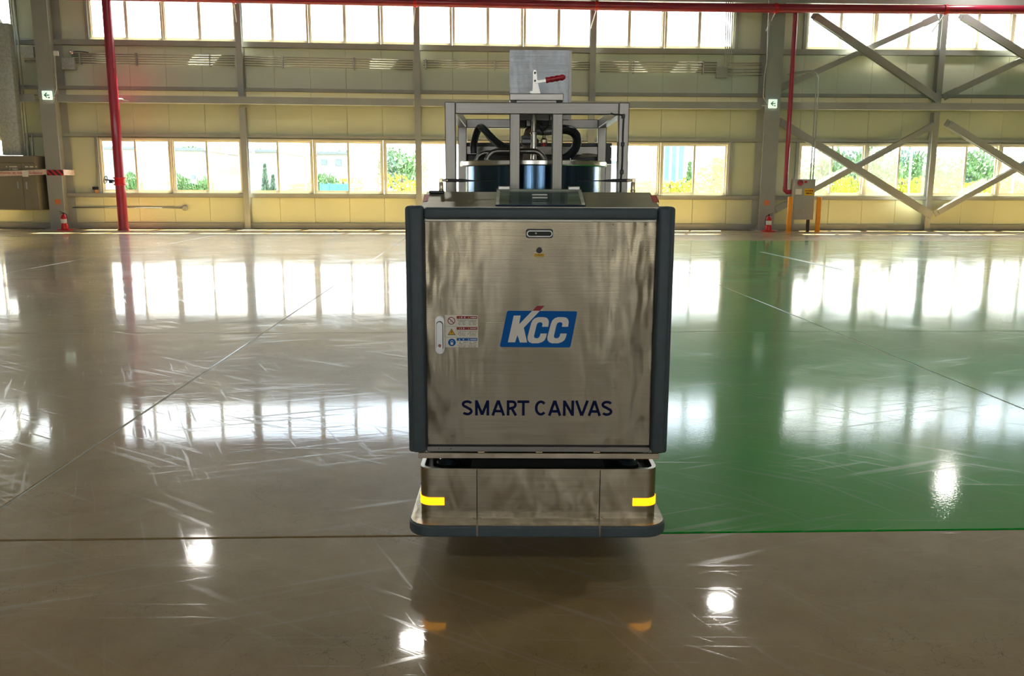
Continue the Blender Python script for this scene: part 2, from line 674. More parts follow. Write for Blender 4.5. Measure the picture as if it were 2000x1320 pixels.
# ---------------------------------------------------------------- floor slabs
def floor_slabs():
    root = B().box(XL, XR, YB, YW+.3, -.25, -.022).build('floor', M_SUBF, off=(0, 0, 0))
    tag(root, kind='structure')
    xs = [XL, -31.35, -25.5, -19.65, -13.8, -8.05, -2.2, 3.64, 9.5, 15.35, 21.2, 27.05, 32.9, XR]
    ys = [YB, -17.0, -11.9, -6.8, -1.72, 3.38, 8.48, 13.58, 18.68, 23.78, 27.0, YW+.25]
    GX = .30
    g = .005
    for i in range(len(xs)-1):
        for j in range(len(ys)-1):
            x0, x1, y0, y1 = xs[i], xs[i+1], ys[j], ys[j+1]
            green = 5 <= j <= 8
            parts = []
            if green and x1 > GX:
                if x0 < GX:
                    parts = [(x0+g, GX-.002, M_CONC), (GX, x1-g, M_GREEN)]
                else:
                    parts = [(x0+g, x1-g, M_GREEN)]
            else:
                parts = [(x0+g, x1-g, M_CONC)]
            for a, b_, m_ in parts:
                yy0, yy1 = y0+g, y1-g
                if j in (9,):
                    yy1 = y1-.001
                if j == 10:
                    yy0 = y0+.001
                bb = B().box(a, b_, yy0, yy1, -.02, 0, .005)
                bb.sm = [False]*len(bb.sm)
                o = bb.build('floor_slab', m_, root)
                if m_ is M_GREEN:
                    o['label'] = 'glossy green coated floor slab'

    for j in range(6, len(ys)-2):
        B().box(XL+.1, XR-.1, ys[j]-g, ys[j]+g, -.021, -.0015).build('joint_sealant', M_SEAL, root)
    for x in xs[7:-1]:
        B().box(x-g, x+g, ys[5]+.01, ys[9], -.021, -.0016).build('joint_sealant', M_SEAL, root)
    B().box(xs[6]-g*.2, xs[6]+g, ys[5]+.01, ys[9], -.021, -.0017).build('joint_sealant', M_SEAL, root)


floor_slabs()

# worn white line painted on the green floor
p0, p1 = atz(1482, 492, 0), atz(1640, 527, 0)
q = Vector((.05, 0, 0))
b = B()
b.add([(p0.x, p0.y, .0015), (p0.x+.12, p0.y, .0015), (p1.x+.12, p1.y, .0015), (p1.x, p1.y, .0015)], [(0, 1, 2, 3)])
tag(b.build('painted_line', mat('worn_pale_line_paint', (.45, .62, .52), .3, var=.3)), 'pale worn line painted on the green floor right of the robot', 'floor marking')

# ---------------------------------------------------------------- window wall
XEDGE = at(29, 45, YW).x
U0X = -13.12
UW = 2.43
runs = [(U0X, 9), (11.25, 12), (XEDGE-UW*9, 9)]    # start x, number of units
solid = [(XEDGE, U0X), (U0X+9*UW, 11.25)]


def front_wall():
    bk = B()
    Y0, Y1 = YW+.10, YW+.15
    for z0, z1 in ((-.02, ZS), (ZH, ZU), (ZT, EAVE)):
        n = 24
        for k in range(n):
            xa = XL+(XR-XL)*k/n
            xb = XL+(XR-XL)*(k+1)/n
            za, zb = wz(xa, z0), wz(xb, z0)
            zc, zd = wz(xa, z1), wz(xb, z1)
            vs = [(xa, Y0, za), (xb, Y0, zb), (xb, Y0, zd), (xa, Y0, zc), (xa, Y1, za), (xb, Y1, zb), (xb, Y1, zd), (xa, Y1, zc)]
            bk.add(vs, [(0, 1, 2, 3), (7, 6, 5, 4), (0, 4, 5, 1), (3, 2, 6, 7)])
    for a, b_ in solid:
        bk.box(a, b_, Y0, Y1, ZS, ZH+.05)
        bk.box(a, b_, Y0, Y1, ZU-.05, ZT+.1)
    for a, b_ in ((XL, XEDGE-UW*9), (11.25+12*UW, XR)):
        bk.box(a, b_, Y0, Y1, ZS, ZH+.05)
        bk.box(a, b_, Y0, Y1, ZU-.05, ZT+.1)
    root = tag(bk.build('wall_front', M_BACK, off=(0, YW, 0)), kind='structure')
    # sandwich panels, joints recessed; near ones singly
    PW = UW/2
    xs = []
    for a, n in runs:
        xs += [(a+i*PW, a+(i+1)*PW, False) for i in range(2*n)]
    for a, b_ in solid:
        k = round((b_-a)/PW)
        xs += [(a+(b_-a)*i/k, a+(b_-a)*(i+1)/k, True) for i in range(k)]
    for x0, x1, full in xs:
        bands = [(0, ZS-.01, M_PANEL), (ZH+.01, 4.30, M_PANEL), (4.305, ZU-.01, M_PANEL_LIT), (ZT+.01, EAVE, M_PANEL_LIT)]
        if full:
            bands += [(ZS-.005, ZH+.005, M_PANEL), (ZU-.005, ZT+.005, M_PANEL_LIT)]
        for z0, z1, m_ in bands:
            bb = B().box(x0+.004, x1-.004, YW, YW+.098, z0, z1, .004)
            wall_warp(bb)
            bb.sm = [False]*len(bb.sm)
            bb.build('wall_panel', m_, root)
    # girts
    seg = [(XL+.2, -14.0), (-14.0, -2.3), (-2.3, 10.1), (10.1, 22), (22, XR-.2)]
    for x0, x1 in seg:
        for z0, z1, dp in ((0.0, .20, .12), (ZS-.15, ZS-.02, .14), (ZH+.02, ZH+.13, .08), (4.62, 4.74, .12), (ZU-.20, ZU-.02, .14)):
            bb = B()
            # C channel: two flanges and a web
            n = 8
            for k in range(n):
                a = x0+(x1-x0)*k/n
                c = x0+(x1-x0)*(k+1)/n
                bb.box(a, c, YW-dp, YW-.002, z1-.012, z1)
                bb.box(a, c, YW-dp, YW-dp+.012, z0, z1-.012)
                bb.box(a, c, YW-dp, YW-.002, z0, z0+.01)
            wall_warp(bb)
            bb.build('girt', M_GIRT, root)
    # jamb studs beside the window bands
    for x in (XEDGE+.05, U0X-.06, U0X+9*UW+.05, 11.25-.06):
        for z0, z1 in ((ZS-.02, ZH+.02), (ZU-.02, ZT+.4)):
            B().box(x-.05, x+.05, YW-.10, YW-.003, wz(x, z0), wz(x, z1)).build('jamb_stud', M_GIRT, root)


front_wall()


def window(n, x0, x1, z0, z1, hazy, upper):
    root = thing('window_%d' % n, None, None, ((x0+x1)/2, YW, z0), kind='structure')
    fr = B()
    y0, y1 = YW-.05, YW+.10
    t = .055
    a, b_ = x0+.01, x1-.01
    fr.box(a, a+t, y0, y1, z0, z1).box(b_-t, b_, y0, y1, z0, z1)
    fr.box(a+t, b_-t, y0, y1, z1-t*1.3, z1).box(a+t, b_-t, y0, y1+.03, z0, z0+t)
    wall_warp(fr)
    fr.build('window_frame', M_FRAMEW, root)
    mid = (a+b_)/2
    so_, si_ = (.03, .10) if upper else (.05, .065)
    ov = .05 if upper else .03
    for k, (xa, xb, yy) in enumerate(((a+t, mid+ov, YW-.01), (mid-ov, b_-t, YW+.035))):
        sb = B()
        za, zb = z0+t, z1-t*1.3
        sl_, sr_ = (so_, si_) if k == 0 else (si_, so_)
        s = so_
        sb.box(xa, xa+sl_, yy, yy+.035, za, zb).box(xb-sr_, xb, yy, yy+.035, za, zb)
        sb.box(xa+sl_, xb-sr_, yy, yy+.035, za, za+s).box(xa+sl_, xb-sr_, yy, yy+.035, zb-s, zb)
        wall_warp(sb)
        so = sb.build('sash', M_FRAMEW, root)
        pb = B().box(xa+sl_-.004, xb-sr_+.004, yy+.014, yy+.020, za+s-.004, zb-s+.004)
        wall_warp(pb)
        pb.build('pane', M_HAZE if hazy[k] else M_CLEAR, so)


wn = 0
for a, n in runs:
    for i in range(n):
        x0 = a+i*UW
        if x0 < -26 or x0 > 27:
            # outside the picture: still glazed so daylight is alike everywhere
            pass
        wn += 1
        hz = (True, False) if a > 0 else (False, True)
        window(wn, x0, x0+UW, ZS, ZH, hz, False)
        wn += 1
        window(wn, x0, x0+UW, ZU, ZT, (False, False), True)

# ---------------------------------------------------------------- rest of the hall shell
b = B()
n = 8
slots = [(YB, ZS), ]
b.box(XL, XR, YB-.15, YB, 4.4, ZU).box(XL, XR, YB-.15, YB, ZT, EAVE)
b.box(XL, -5.2, YB-.15, YB, -.02, 4.4).box(5.8, XR, YB-.15, YB, -.02, 4.4).box(-3.4, 4.2, YB-.15, YB, -.02, 4.4)  # two tall unseen gaps added to throw light bands onto the robot door
for k in range(15):
    x = XL+.2+k*(XR-XL-.4)/14
    b.box(x-1.4, x+1.4, YB-.12, YB+.02, ZU, ZT)
tag(b.build('wall_back', M_REAR, off=(0, YB, 0)), kind='structure')
tag(B().box(XL-.15, XL, YB, YW+.2, 0, EAVE+2.2).build('wall_left', M_REAR), kind='structure')
tag(B().box(XR, XR+.15, YB, YW+.2, 0, EAVE+2.2).build('wall_right', M_REAR), kind='structure')
ym = (YB+YW)/2
b = B()
b.add([(XL, YB-.4, EAVE), (XR, YB-.4, EAVE), (XR, ym, RIDGE), (XL, ym, RIDGE), (XL, YB-.4, EAVE+.15), (XR, YB-.4, EAVE+.15), (XR, ym, RIDGE+.15), (XL, ym, RIDGE+.15)],
      [(0, 1, 2, 3), (7, 6, 5, 4), (0, 4, 5, 1), (0, 3, 7, 4), (1, 5, 6, 2)])
b.add([(XL, YW+.5, EAVE), (XR, YW+.5, EAVE), (XR, ym, RIDGE), (XL, ym, RIDGE), (XL, YW+.5, EAVE+.15), (XR, YW+.5, EAVE+.15), (XR, ym, RIDGE+.15), (XL, ym, RIDGE+.15)],
      [(0, 1, 2, 3), (7, 6, 5, 4), (0, 4, 5, 1), (0, 3, 7, 4), (1, 5, 6, 2)])
ceil = tag(b.build('ceiling', M_ROOF, off=(0, 0, EAVE)), kind='structure')
for x in (-38, -26.6, -14.4, -2.2, 10.1, 22.2, 34):
    for ya, yb in ((YB, ym), (YW-.1, ym)):
        B().hbeam((x, ya, EAVE-.28), (x, yb, RIDGE-.28), .25, .5).build('rafter', M_PAINT, ceil)
for k in range(1, 16):
    y = YB+(YW-YB)*k/16
    z = EAVE+(RIDGE-EAVE)*(1-abs(y-ym)/(YW-ym))
    B().box(XL+.1, XR-.1, y-.05, y+.05, z-.13, z-.01).build('purlin', M_PAINT, ceil)
zev = at(1800, 9, 29.9).z
B().box(XL+.1, XR-.1, 29.88, 30.12, zev, zev+.42).build('eave_beam', M_PAINT, ceil)


def high_bay(x, y, z, label, power=95):
    t = thing('high_bay_lamp', label, 'lamp', (x, y, z), 'high bay lamps under the roof')
    zr = EAVE+(RIDGE-EAVE)*(1-abs(y-ym)/(YW-ym))
    B().lathe((x, y, z), [(.32, .0), (.33, .03), (.24, .10), (.10, .20), (.05, .24), (.05, .28)], 20).build('lamp_housing', M_DARKM, t)
    B().tube([(x, y, z+.27), (x, y, zr-.02)], .008, 6).build('hanger_rod', M_GALV, t)
    d = bpy.data.lights.new('lamp_light', 'AREA')
    d.shape = 'DISK'
    d.size = .6
    d.energy = power
    d.color = (1, .96, .88)
    o = bpy.data.objects.new('lamp_light', d)
    o.parent = t
    o.location = (0, 0, -.01)
    C.objects.link(o)


for (x, y, nm) in ((-8.2, 23.4, 'glowing in the grey floor left of the robot'), (6.1, 19.9, 'glowing in the brown floor right of the robot'),
                   (-1.6, 18.3, 'glowing in the floor below the robot'), (16.8, 28.6, 'glowing in the green floor at right')):
    high_bay(x, y, 9.0, 'round high bay lamp '+nm)
k = 0
cn = ('far left', 'left', 'right', 'far right')
rn = ('at the rear wall', 'behind the camera', 'above the near floor')
for i, x in enumerate((-24, -8.2, 6.1, 20)):
    for j, y in enumerate((-18, -6, 6)):
        high_bay(x, y, 9.0, 'high bay lamp of the %s row %s, out of view' % (cn[i], rn[j]))

# ---------------------------------------------------------------- columns and posts
def column(px0, px1, pyb, label, sagz=0):
    y0 = 29.35
    xl, xr = at(px0, pyb, y0).x, at(px1, pyb, y0).x
    t = thing('steel_column', label, 'column', ((xl+xr)/2, 29.75, 0), 'main steel columns on the window wall')
    bb = B()
    bb.box(xl, xr, y0, y0+.02, .03, EAVE-.3).box(xl, xr, YW-.06, YW-.04, .03, EAVE-.3)
    bb.box((xl+xr)/2-.009, (xl+xr)/2+.009, y0+.02, YW-.06, .03, EAVE-.3)
    bb.build('column_shaft', M_PAINT, t)
    B().box(xl-.15, xr+.15, y0-.1, YW-.02, 0, .03).build('base_plate', M_GALVD, t)
    bb = B()
    for sx in (1, -1):
        xx = (xl+xr)/2+sx*.01
        bb.prism([(xx, .03), (xx+sx*.24, .03), (xx+sx*.24, .10), (xx+sx*.03, .38), (xx, .38)], 29.74, 29.76)
    bb.build('stiffener', M_PAINT, t)
    return t


colL = column(99, 128.5, 437, 'wide grey steel column at left with red and white tape wrapped round it')
colR = column(1481, 1510.5, 445, 'wide grey steel column right of the robot carrying a green arrow sign')


def post(x, label, break_at_beam, z_top=EAVE-.2):
    t = thing('wall_post', label, 'column', (x, YW-.15, 0), 'slim steel posts along the window wall')
    y0 = YW-.32
    parts = [(.02, 4.12), (4.42, z_top)] if break_at_beam else [(.02, z_top)]
    for z0, z1 in parts:
        bb = B()
        bb.box(x-.10, x+.10, y0, y0+.016, z0, z1).box(x-.10, x+.10, YW-.07, YW-.054, z0, z1).box(x-.008, x+.008, y0+.016, YW-.07, z0, z1)
        bb.build('post_shaft', M_PAINT, t)
    B().box(x-.2, x+.2, y0-.08, YW-.03, 0, .02).build('base_plate', M_GALVD, t)


XP = [at(472, 200, YW-.3).x, at(815.5, 200, YW-.3).x, 3.83, at(1832, 200, YW-.3).x]
post(XP[0], 'slim grey steel wall post between the second and third lower windows from the left', True)
post(XP[1], 'slim grey steel wall post just left of the robot', False)
post(XP[2], 'slim grey steel wall post rising behind the metal plate on top of the robot', False)
post(XP[3], 'slim grey steel wall post where the diagonal braces meet at the right', True)

for i, (x0, x1) in enumerate(((at(118, 195, 29.85).x, XP[1]-.11), (XP[1]+.11, at(1482, 210, 29.85).x), (at(1512, 210, 29.85).x, 24.0), (-26, at(100, 195, 29.9).x-.4))):
    bb = B()
    n = 4
    for k in range(n):
        a = x0+(x1-x0)*k/n
        c = x0+(x1-x0)*(k+1)/n
        bb.box(a, c, 29.62, 29.635, 4.17, 4.40)
        bb.box(a, c, 29.635, 29.87, 4.385, 4.40).box(a, c, 29.635, 29.87, 4.17, 4.185)
    wall_warp(bb)
    lab = ['grey horizontal steel beam across the wall left of the robot', 'grey horizontal steel beam passing behind the robot frame to the right column',
           'grey horizontal steel beam across the braced bay at the right', 'grey horizontal steel beam behind the wide left column and metal duct'][i]
    tag(bb.build('wall_beam', M_PAINT), lab, 'beam', 'horizontal beams of the window wall')

# diagonal braces
YBR = 29.78


def brace(pA, pB, label, y=YBR, ws=.20):
    a, b_ = at(*pA, y), at(*pB, y)
    t = thing('diagonal_brace', label, 'brace', ((a+b_)/2)[:], 'diagonal braces in the right bays')
    bb = B().hbeam(a, b_, .24 if y < 29.9 else .19, .155, .014, up=(0, -1, 0))
    # a T rib along the upper side
    bb.build('brace_member', M_PAINT, t)
    d = (b_-a).normalized()
    n_ = Vector((-d.z, 0, d.x))
    for e_, s_ in ((a, 1), (b_, -1)):
        bb = B()
        p = [e_-d*s_*.12+n_*.12, e_+d*s_*.42+n_*.12, e_+d*s_*.55, e_+d*s_*.42-n_*.12, e_-d*s_*.12-n_*.12]
        bb.prism([(v.x, v.z) for v in p], y-.012, y+.012)
        bb.build('gusset_plate', M_PAINT, t)


brace((1592, 32), (1829, 193), 'upper diagonal brace falling from the top left to the middle right post')
brace((1524, 172), (1826, 36), 'upper diagonal brace rising from the wide right column over the bright top windows', y=29.95, ws=.15)
brace((1524, 238), (1815, 418), 'lower diagonal brace falling from the wide right column to the foot of the right post')
brace((1514, 410), (1826, 243), 'lower diagonal brace rising behind the grey control panel to the right post', y=29.95, ws=.15)
brace((1880, 32), (2098, 168), 'upper diagonal brace at the right edge falling to the right')
brace((1849, 187), (2115, 60), 'upper diagonal brace at the right edge rising from the right post', y=29.95, ws=.15)
brace((1852, 242), (2135, 418), 'lower diagonal brace at the right edge falling from the right post')
brace((1831, 414), (2130, 250), 'lower diagonal brace at the right edge rising from the foot of the right post', y=29.95, ws=.15)

# ---------------------------------------------------------------- red fire pipes
t = thing('overhead_fire_pipe', 'long red fire main running across the whole top of the wall', 'pipe', (3, 29.2, 8))
pts = [at(128, -9, 29.1), at(450, -3, 29.1), at(900, 6, 29.1), at(1300, 14, 29.1), at(1700, 18, 29.1), at(2140, 20, 29.1)]
B().tube(pts, .145, 16).build('pipe', M_RED, t)
for px, py in ((456, -3), (811, 4.5), (1165, 11), (1515, 16), (1846, 19)):
    c = at(px, py, 29.1)
    B().tube([c-Vector((.05, 0, 0)), c+Vector((.05, 0, 0))], .165, 16).build('pipe_coupling', M_REDB, t)
    bb = B().beam(c+Vector((0, .0, -.14)), c+Vector((-.10, .55, -.62)), .03, .03)
    bb.build('hanger_strap', M_GALV, t)

YV = 29.05
a_, b_ = at(213, 8, YV), atz(237, 447, 0)
xx = (at(215, 20, YV).x+at(237.5, 440, YV).x)/2
t = thing('fire_riser', 'vertical red fire riser pipe in front of the left windows', 'pipe', (xx, YV, 0))
zt = at(213, -3, YV).z
B().tube([(xx-.02, YV, .02), (xx-.02, YV, 4.2), (xx-.02, YV, zt)], [.158, .15, .14], 20).build('pipe', M_RED, t)
B().lathe((xx-.02, YV, 0), [(.19, 0), (.19, .05), (.16, .06)], 20).build('pipe_foot', M_RED, t)
z_v = at(233, 354, YV).z
v_ = B().lathe((xx-.02, YV, z_v), [(.20, -.13), (.20, -.09), (.17, -.08), (.17, .08), (.20, .09), (.20, .13)], 20)
vo_ = v_.build('valve_body', M_REDB, t)
bb = B()
c = Vector((xx-.44, YV-.12, z_v+.05))
n = 14
bb.tube([c+Vector((.03*math.cos(2*PI*k/n), .12*math.sin(2*PI*k/n), .12*math.cos(2*PI*k/n))) for k in range(n+1)], .012, 6)
for k in range(3):
    a2 = PI*k/3
    d_ = Vector((.0, math.cos(a2)*.12, math.sin(a2)*.12))
    bb.tube([c-d_, c+d_], .008, 5)
bb.tube([c, (xx-.15, YV, z_v)], .022, 6)
bb.box(xx-.34, xx-.24, YV-.1, YV+.02, z_v-.06, z_v+.05)
bb.build('hand_wheel', M_BLACK, t)
z_c = at(225, 193, YV).z
B().tube([(xx+.0, YV, z_c), (xx+.20, YV+.1, z_c), (xx+.22, YW-.06, z_c)], .02, 8).build('wall_clamp', M_GALV, t)

# thin drop pipe to the control panel
YD = 29.2
pts = [at(1552, 22, YD), at(1548.5, 120, YD), at(1542, 280, YD), at(1537, 368, YD)]
xd = sum(p.x for p in pts)/4
zb_ = at(1537, 372, YD).z
pr = [Vector((xd-.02, YD, zb_+.1)), Vector((xd-.02, YD, pts[0].z))]
t = thing('fire_drop_pipe', 'thin dark red pipe dropping beside the wide right column to the control panel', 'pipe', (xd, YD, zb_))
B().tube(pr, .075, 12).build('pipe', M_RED, t)
B().tube([(xd-.02, YD, zb_+.14), (xd-.02, YD, zb_+.02), (xd+.05, YD, zb_-.05), (xd+.28, YD, zb_-.05)], .085, 12).build('pipe_elbow', M_RED, t)

# ---------------------------------------------------------------- control panel with bollards
yc = 28.9
x0, x1 = at(1549, 400, yc).x, at(1590, 400, yc).x
zt_ = at(1570, 350, yc).z
zb2 = at(1570, 429, yc).z
t = thing('control_panel', 'grey fire control panel on two legs between orange bollards', 'control panel', ((x0+x1)/2, yc+.1, 0))
B().box(x0, x1, yc, yc+.35, zb2, zt_, .012).build('cabinet_body', M_PAINT, t)
B().box(x0, x0+.07, yc+.02, yc+.1, 0, zb2).build('leg', M_PAINT, t)
B().box(x1-.20, x1-.11, yc+.02, yc+.1, 0, zb2).build('leg', M_BLACK, t)
dz = at(1570, 382, yc).z
do = B().box(x0+.03, x1-.03, yc-.014, yc, zb2+.04, dz-.02, .004).build('door', M_PAINT, t)
B().box((x0+x1)/2-.02, (x0+x1)/2+.02, yc-.03, yc-.014, (zb2+dz)/2-.15, (zb2+dz)/2-.05, .004).build('latch', M_GALVD, do)
B().box((x0+x1)/2-.02, (x0+x1)/2+.02, yc-.03, yc-.014, (zb2+dz)/2+.25, (zb2+dz)/2+.32, .004).build('latch', M_GALVD, do)
c = at(1563, 357, yc)
B().lathe((c.x, yc, c.z), [(.10, 0), (.10, -.03), (.05, -.07), (.02, -.075)], 18, 'y').build('alarm_bell', M_RED, t)
c = at(1574, 355, yc)
tag(B().lathe((c.x, yc, c.z), [(.045, 0), (.045, -.03), (.03, -.06), (.01, -.065)], 14, 'y').build('indicator_lamp', mat('red_lens', (.7, .02, .06), .2), t), 'small red indicator lamp')


def scribble(bb, x0, x1, z, h, y, gaps=.3, seed=1):
    """row of illegible small print: broken blocks"""
    r = random.Random(seed)
    x = x0
    while x < x1:
        wd = h*r.uniform(.6, 1.2)
        if r.random() > gaps*.5:
            k = r.uniform(.6, 1)
            bb.box(x, min(x+wd*.82, x1), y-.0006, y, z-h*k/2, z+h*k/2)
        x += wd
    return bb


a = at(1555.5, 378, yc); c = at(1566, 371, yc)
wl = B().box(a.x-.04, c.x, yc-.004, yc, at(1560, 380, yc).z, at(1560, 369, yc).z).build('white_label', M_WHITE, t)
a, c = at(1570.5, 381.5, yc), at(1590, 368, yc)
yl = B().box(a.x, c.x, yc-.005, yc, a.z, c.z).build('yellow_sign', M_YEL, t)
bb = B()
scribble(bb, a.x+.03, c.x-.03, c.z-.08, .05, yc-.005, seed=3)
bb.build('sign_print', M_DARKR, yl)
bb = B()
scribble(bb, a.x+.06, c.x-.06, a.z+.07, .05, yc-.005, seed=5)
bb.build('sign_print', M_BLACK, yl)

for px, lab in ((1542, 'orange bollard at the left side of the grey control panel'), (1598, 'orange bollard at the right side of the grey control panel')):
    xb = atz(px-4 if px > 1560 else px-4, 453, 0).x
    if px > 1560: xb = at(1598, 420, 28.7).x
    else: xb = at(1541.5, 420, 28.7).x
    t = thing('bollard', lab, 'bollard', (xb, 28.7, 0), 'orange bollards by the control panel')
    zt2 = at(px, 384, 28.7).z
    B().lathe((xb, 28.7, 0), [(.083, 0.01), (.083, zt2-.03), (.07, zt2-.005), (.03, zt2)], 20).build('bollard_tube', M_ORANGE, t)
    B().lathe((xb, 28.7, 0), [(.11, 0), (.11, .012), (.08, .014)], 20).build('base_flange', M_ORANGE, t)

# conduits down into the control panel
bb_t = thing('conduit_pair', 'pair of thin grey conduits bending down into the control panel', 'conduit', (at(1592, 250, 29.3).x, 29.3, zt_))
for k, dx in enumerate((0, 5)):
    y = 29.2
    xk = at(1589+dx, 250, y).x
    ztop = at(1590, 141-dx*.6, y).z
    pts = [(xk, y, zt_-.0), (xk, y, ztop-.3)]
    for j in range(1, 7):
        a2 = PI/2*j/6
        pts.append((xk-.3+.3*math.cos(a2), y, ztop-.3+.3*math.sin(a2)))
    pts.append((xk-.9, y+.3, ztop-.04))
    B().tube(pts, .022, 8).build('conduit', M_GALVD, bb_t)
# foot of the pair reaches the panel top

# ---------------------------------------------------------------- extinguishers
def extinguisher(px, label, side=1):
    p = atz(px, 452, 0)
    x, y = p.x, 29.0
    t = thing('fire_extinguisher', label, 'extinguisher', (x, y, 0), 'fire extinguishers at the feet of the columns')
    B().box(x-.19, x+.19, y-.16, y+.16, 0, .035, .01).build('floor_stand', M_REDB, t)
    B().lathe((x, y, .035), [(.115, 0), (.112, .10), (.105, .15)], 20).build('stand_cup', M_REDB, t)
    B().lathe((x, y, .05), [(.085, 0), (.098, .02), (.098, .35), (.088, .40), (.055, .45), (.03, .47), (.03, .49)], 22).build('cylinder', M_REDB, t)
    B().lathe((x, y, .05), [(.0995, .18), (.0995, .32)], 22).build('paper_label', M_WHITE, t)
    bb = B().lathe((x, y, .54), [(.03, 0), (.03, .04)], 12)
    bb.beam((x-.02, y, .585), (x+side*.13, y, .63), .025, .014)
    bb.beam((x-.02, y, .56), (x+side*.12, y, .565), .025, .012)
    bb.build('valve_handle', M_BLACK, t)
    B().tube([(x-side*.02, y-.02, .56), (x-side*.10, y-.04, .53), (x-side*.125, y-.04, .42), (x-side*.115, y-.03, .22)], .012, 8).build('hose', M_BLACK, t)


extinguisher(101, 'red fire extinguisher at the foot of the wide left column', -1)
extinguisher(1500, 'red fire extinguisher at the foot of the wide right column', 1)


def sticker(px, py, label):
    y = 29.35
    a, c = at(px-7.5, py+5, y-.003), at(px+3, py-5, y-.003)
    bb = B().box(a.x, c.x, y-.004, y-.0005, a.z, c.z)
    t = tag(bb.build('column_sticker', M_STICK), label, 'sticker', 'orange stickers on the columns')


sticker(115, 394, 'small orange printed sticker low on the wide left column')
sticker(1500, 396, 'small orange printed sticker low on the wide right column')


def exit_sign(px, py, label):
    y = 29.28
    a, c = at(px-8.6, py+8.6, y), at(px+8.6, py-8.6, y)
    cx, cz = (a.x+c.x)/2, (a.z+c.z)/2
    t = thing('exit_arrow_sign', label, 'sign', (cx, y, a.z), 'green arrow signs on the columns')
    B().box(a.x, c.x, y-.03, y+.05, a.z, c.z, .015).build('sign_box', emit('lit_sign_face', (.78, .95, .80), .75), t)
    s_ = (c.x-a.x)/2
    bb = B()
    z = cz
    P = lambda u, v: (cx+u*s_, z+v*s_)
    bb.prism([P(-.62, 0), P(-.08, .52), P(.10, .52), P(.10, .40), P(-.22, .10), P(.58, .10), P(.58, -.10), P(-.22, -.10), P(.10, -.40), P(.10, -.52), P(-.08, -.52)], y-.034, y-.0305)
    bb.box(cx+.28*s_, cx+.62*s_, y-.034, y-.0305, cz-.62*s_, cz-.36*s_)
    bb.build('arrow', M_GREENP, t)
    B().tube([(cx-s_-.2, 29.34, cz-.06), (cx+s_+.06, 29.34, cz-.06)], .018, 8).build('mounting_bar', M_GALV, t)


exit_sign(92, 186, 'white sign with green left arrow on the wide left column')
exit_sign(1509.5, 202.5, 'white sign with green left arrow on the wide right column')

# sign feed conduits
for lab, pts in (('thin grey conduit down the wide left column to its arrow sign', [(106, 102), (108, 140), (111, 172), (106, 186)]),
                 ('thin grey conduit down the wide right column to its arrow sign', [(1502, -5), (1498, 120), (1493, 150), (1491, 190), (1500, 205)])):
    yy = 29.33
    bb = B().tube([at(p_[0], p_[1], yy) for p_ in pts], .016, 8)
    tag(bb.build('sign_conduit', M_GALV), lab, 'conduit')

# ---------------------------------------------------------------- conduits along the wall
def run(pxa, pxb, ya_list, label, clamps, yb_list=None, r=.016):
    y = YW-.10
    yb_list = yb_list or ya_list
    c0 = at((pxa+pxb)/2, ya_list[2], y)
    t = thing('conduit_run', label, 'conduit', c0[:], 'horizontal conduit runs on the wall')
    for ya, yb in zip(ya_list, yb_list):
        a, c = at(pxa, ya, y), at(pxb, yb, y)
        B().tube([a, c], r, 8).build('conduit', M_GALVD, t)
    for px in clamps:
        f = (px-pxa)/(pxb-pxa)
        za = at(px, ya_list[0]+(yb_list[0]-ya_list[0])*f-3, y)
        zb = at(px, ya_list[-1]+(yb_list[-1]-ya_list[-1])*f+3, y)
        B().box(za.x-.022, za.x+.022, y-.035, YW-.001, zb.z, za.z).build('clamp_bar', M_GALVD, t)


run(140, 458, [105, 109.5, 114, 118, 122.5], 'five parallel grey conduits across the wall left of the first slim post', [155, 265, 409], [109, 114, 118.5, 123, 128])
run(476, 806, [110, 114.5, 119, 123.5, 128], 'five parallel grey conduits between the first and second slim posts', [551, 691], [118, 122.5, 127, 131.5, 136])
run(827, 1156, [118, 122.5, 127, 131.5], 'four parallel grey conduits on the wall directly behind the robot', [831, 966], [122, 127, 131.5, 136])
run(1172, 1400, [121, 126, 131, 135.5, 140], 'five parallel grey conduits right of the robot ending at a junction box', [1238, 1374], [122, 128, 133, 137, 142])
run(1422, 1488, [123, 127, 135, 141, 147], 'short parallel grey conduits between the junction box and the wide right column', [], [123, 127, 135, 141, 147])
run(48, 75, [97, 108, 113, 118, 120], 'short dark conduits left of the wide left column', [])


def jbox(px0, py0, px1, py1, label, m_=M_GALV, y=YW-.22, dp=.2):
    a, c = at(px0, py1, y), at(px1, py0, y)
    t = thing('junction_box', label, 'junction box', ((a.x+c.x)/2, y, a.z))
    B().box(a.x, c.x, y+.015, y+dp, a.z, c.z).build('box_body', m_, t)
    B().box(a.x-.01, c.x+.01, y, y+.015, a.z-.01, c.z+.01, .004).build('box_lid', m_, t)


jbox(1400, 131, 1421.5, 151, 'grey square junction box on the wall left of the wide right column', M_PAINT)
jbox(42, 91, 64, 112, 'shiny galvanised junction box left of the wide left column', M_GALV, 29.5)
jbox(121.5, 113, 144, 135, 'galvanised square junction box right of the wide left column', M_GALV)
jbox(105, 100, 112.5, 108, 'small pale junction box on the edge of the wide left column', M_WHITE, 29.28, .07)

c = at(139.5, 102, YW-.15)
t = thing('wall_siren', 'small round metal siren on the wall near the left column', 'siren', c[:])
B().lathe(c, [(.05, .1), (.075, .04), (.075, -.02), (.03, -.07)], 14, 'y').build('siren_body', M_SILV, t)
B().tube([c+Vector((.05, 0, .02)), c+Vector((.25, 0, .03)), c+Vector((.55, .02, 0))], .014, 6).build('siren_arm', M_BLACK, t)

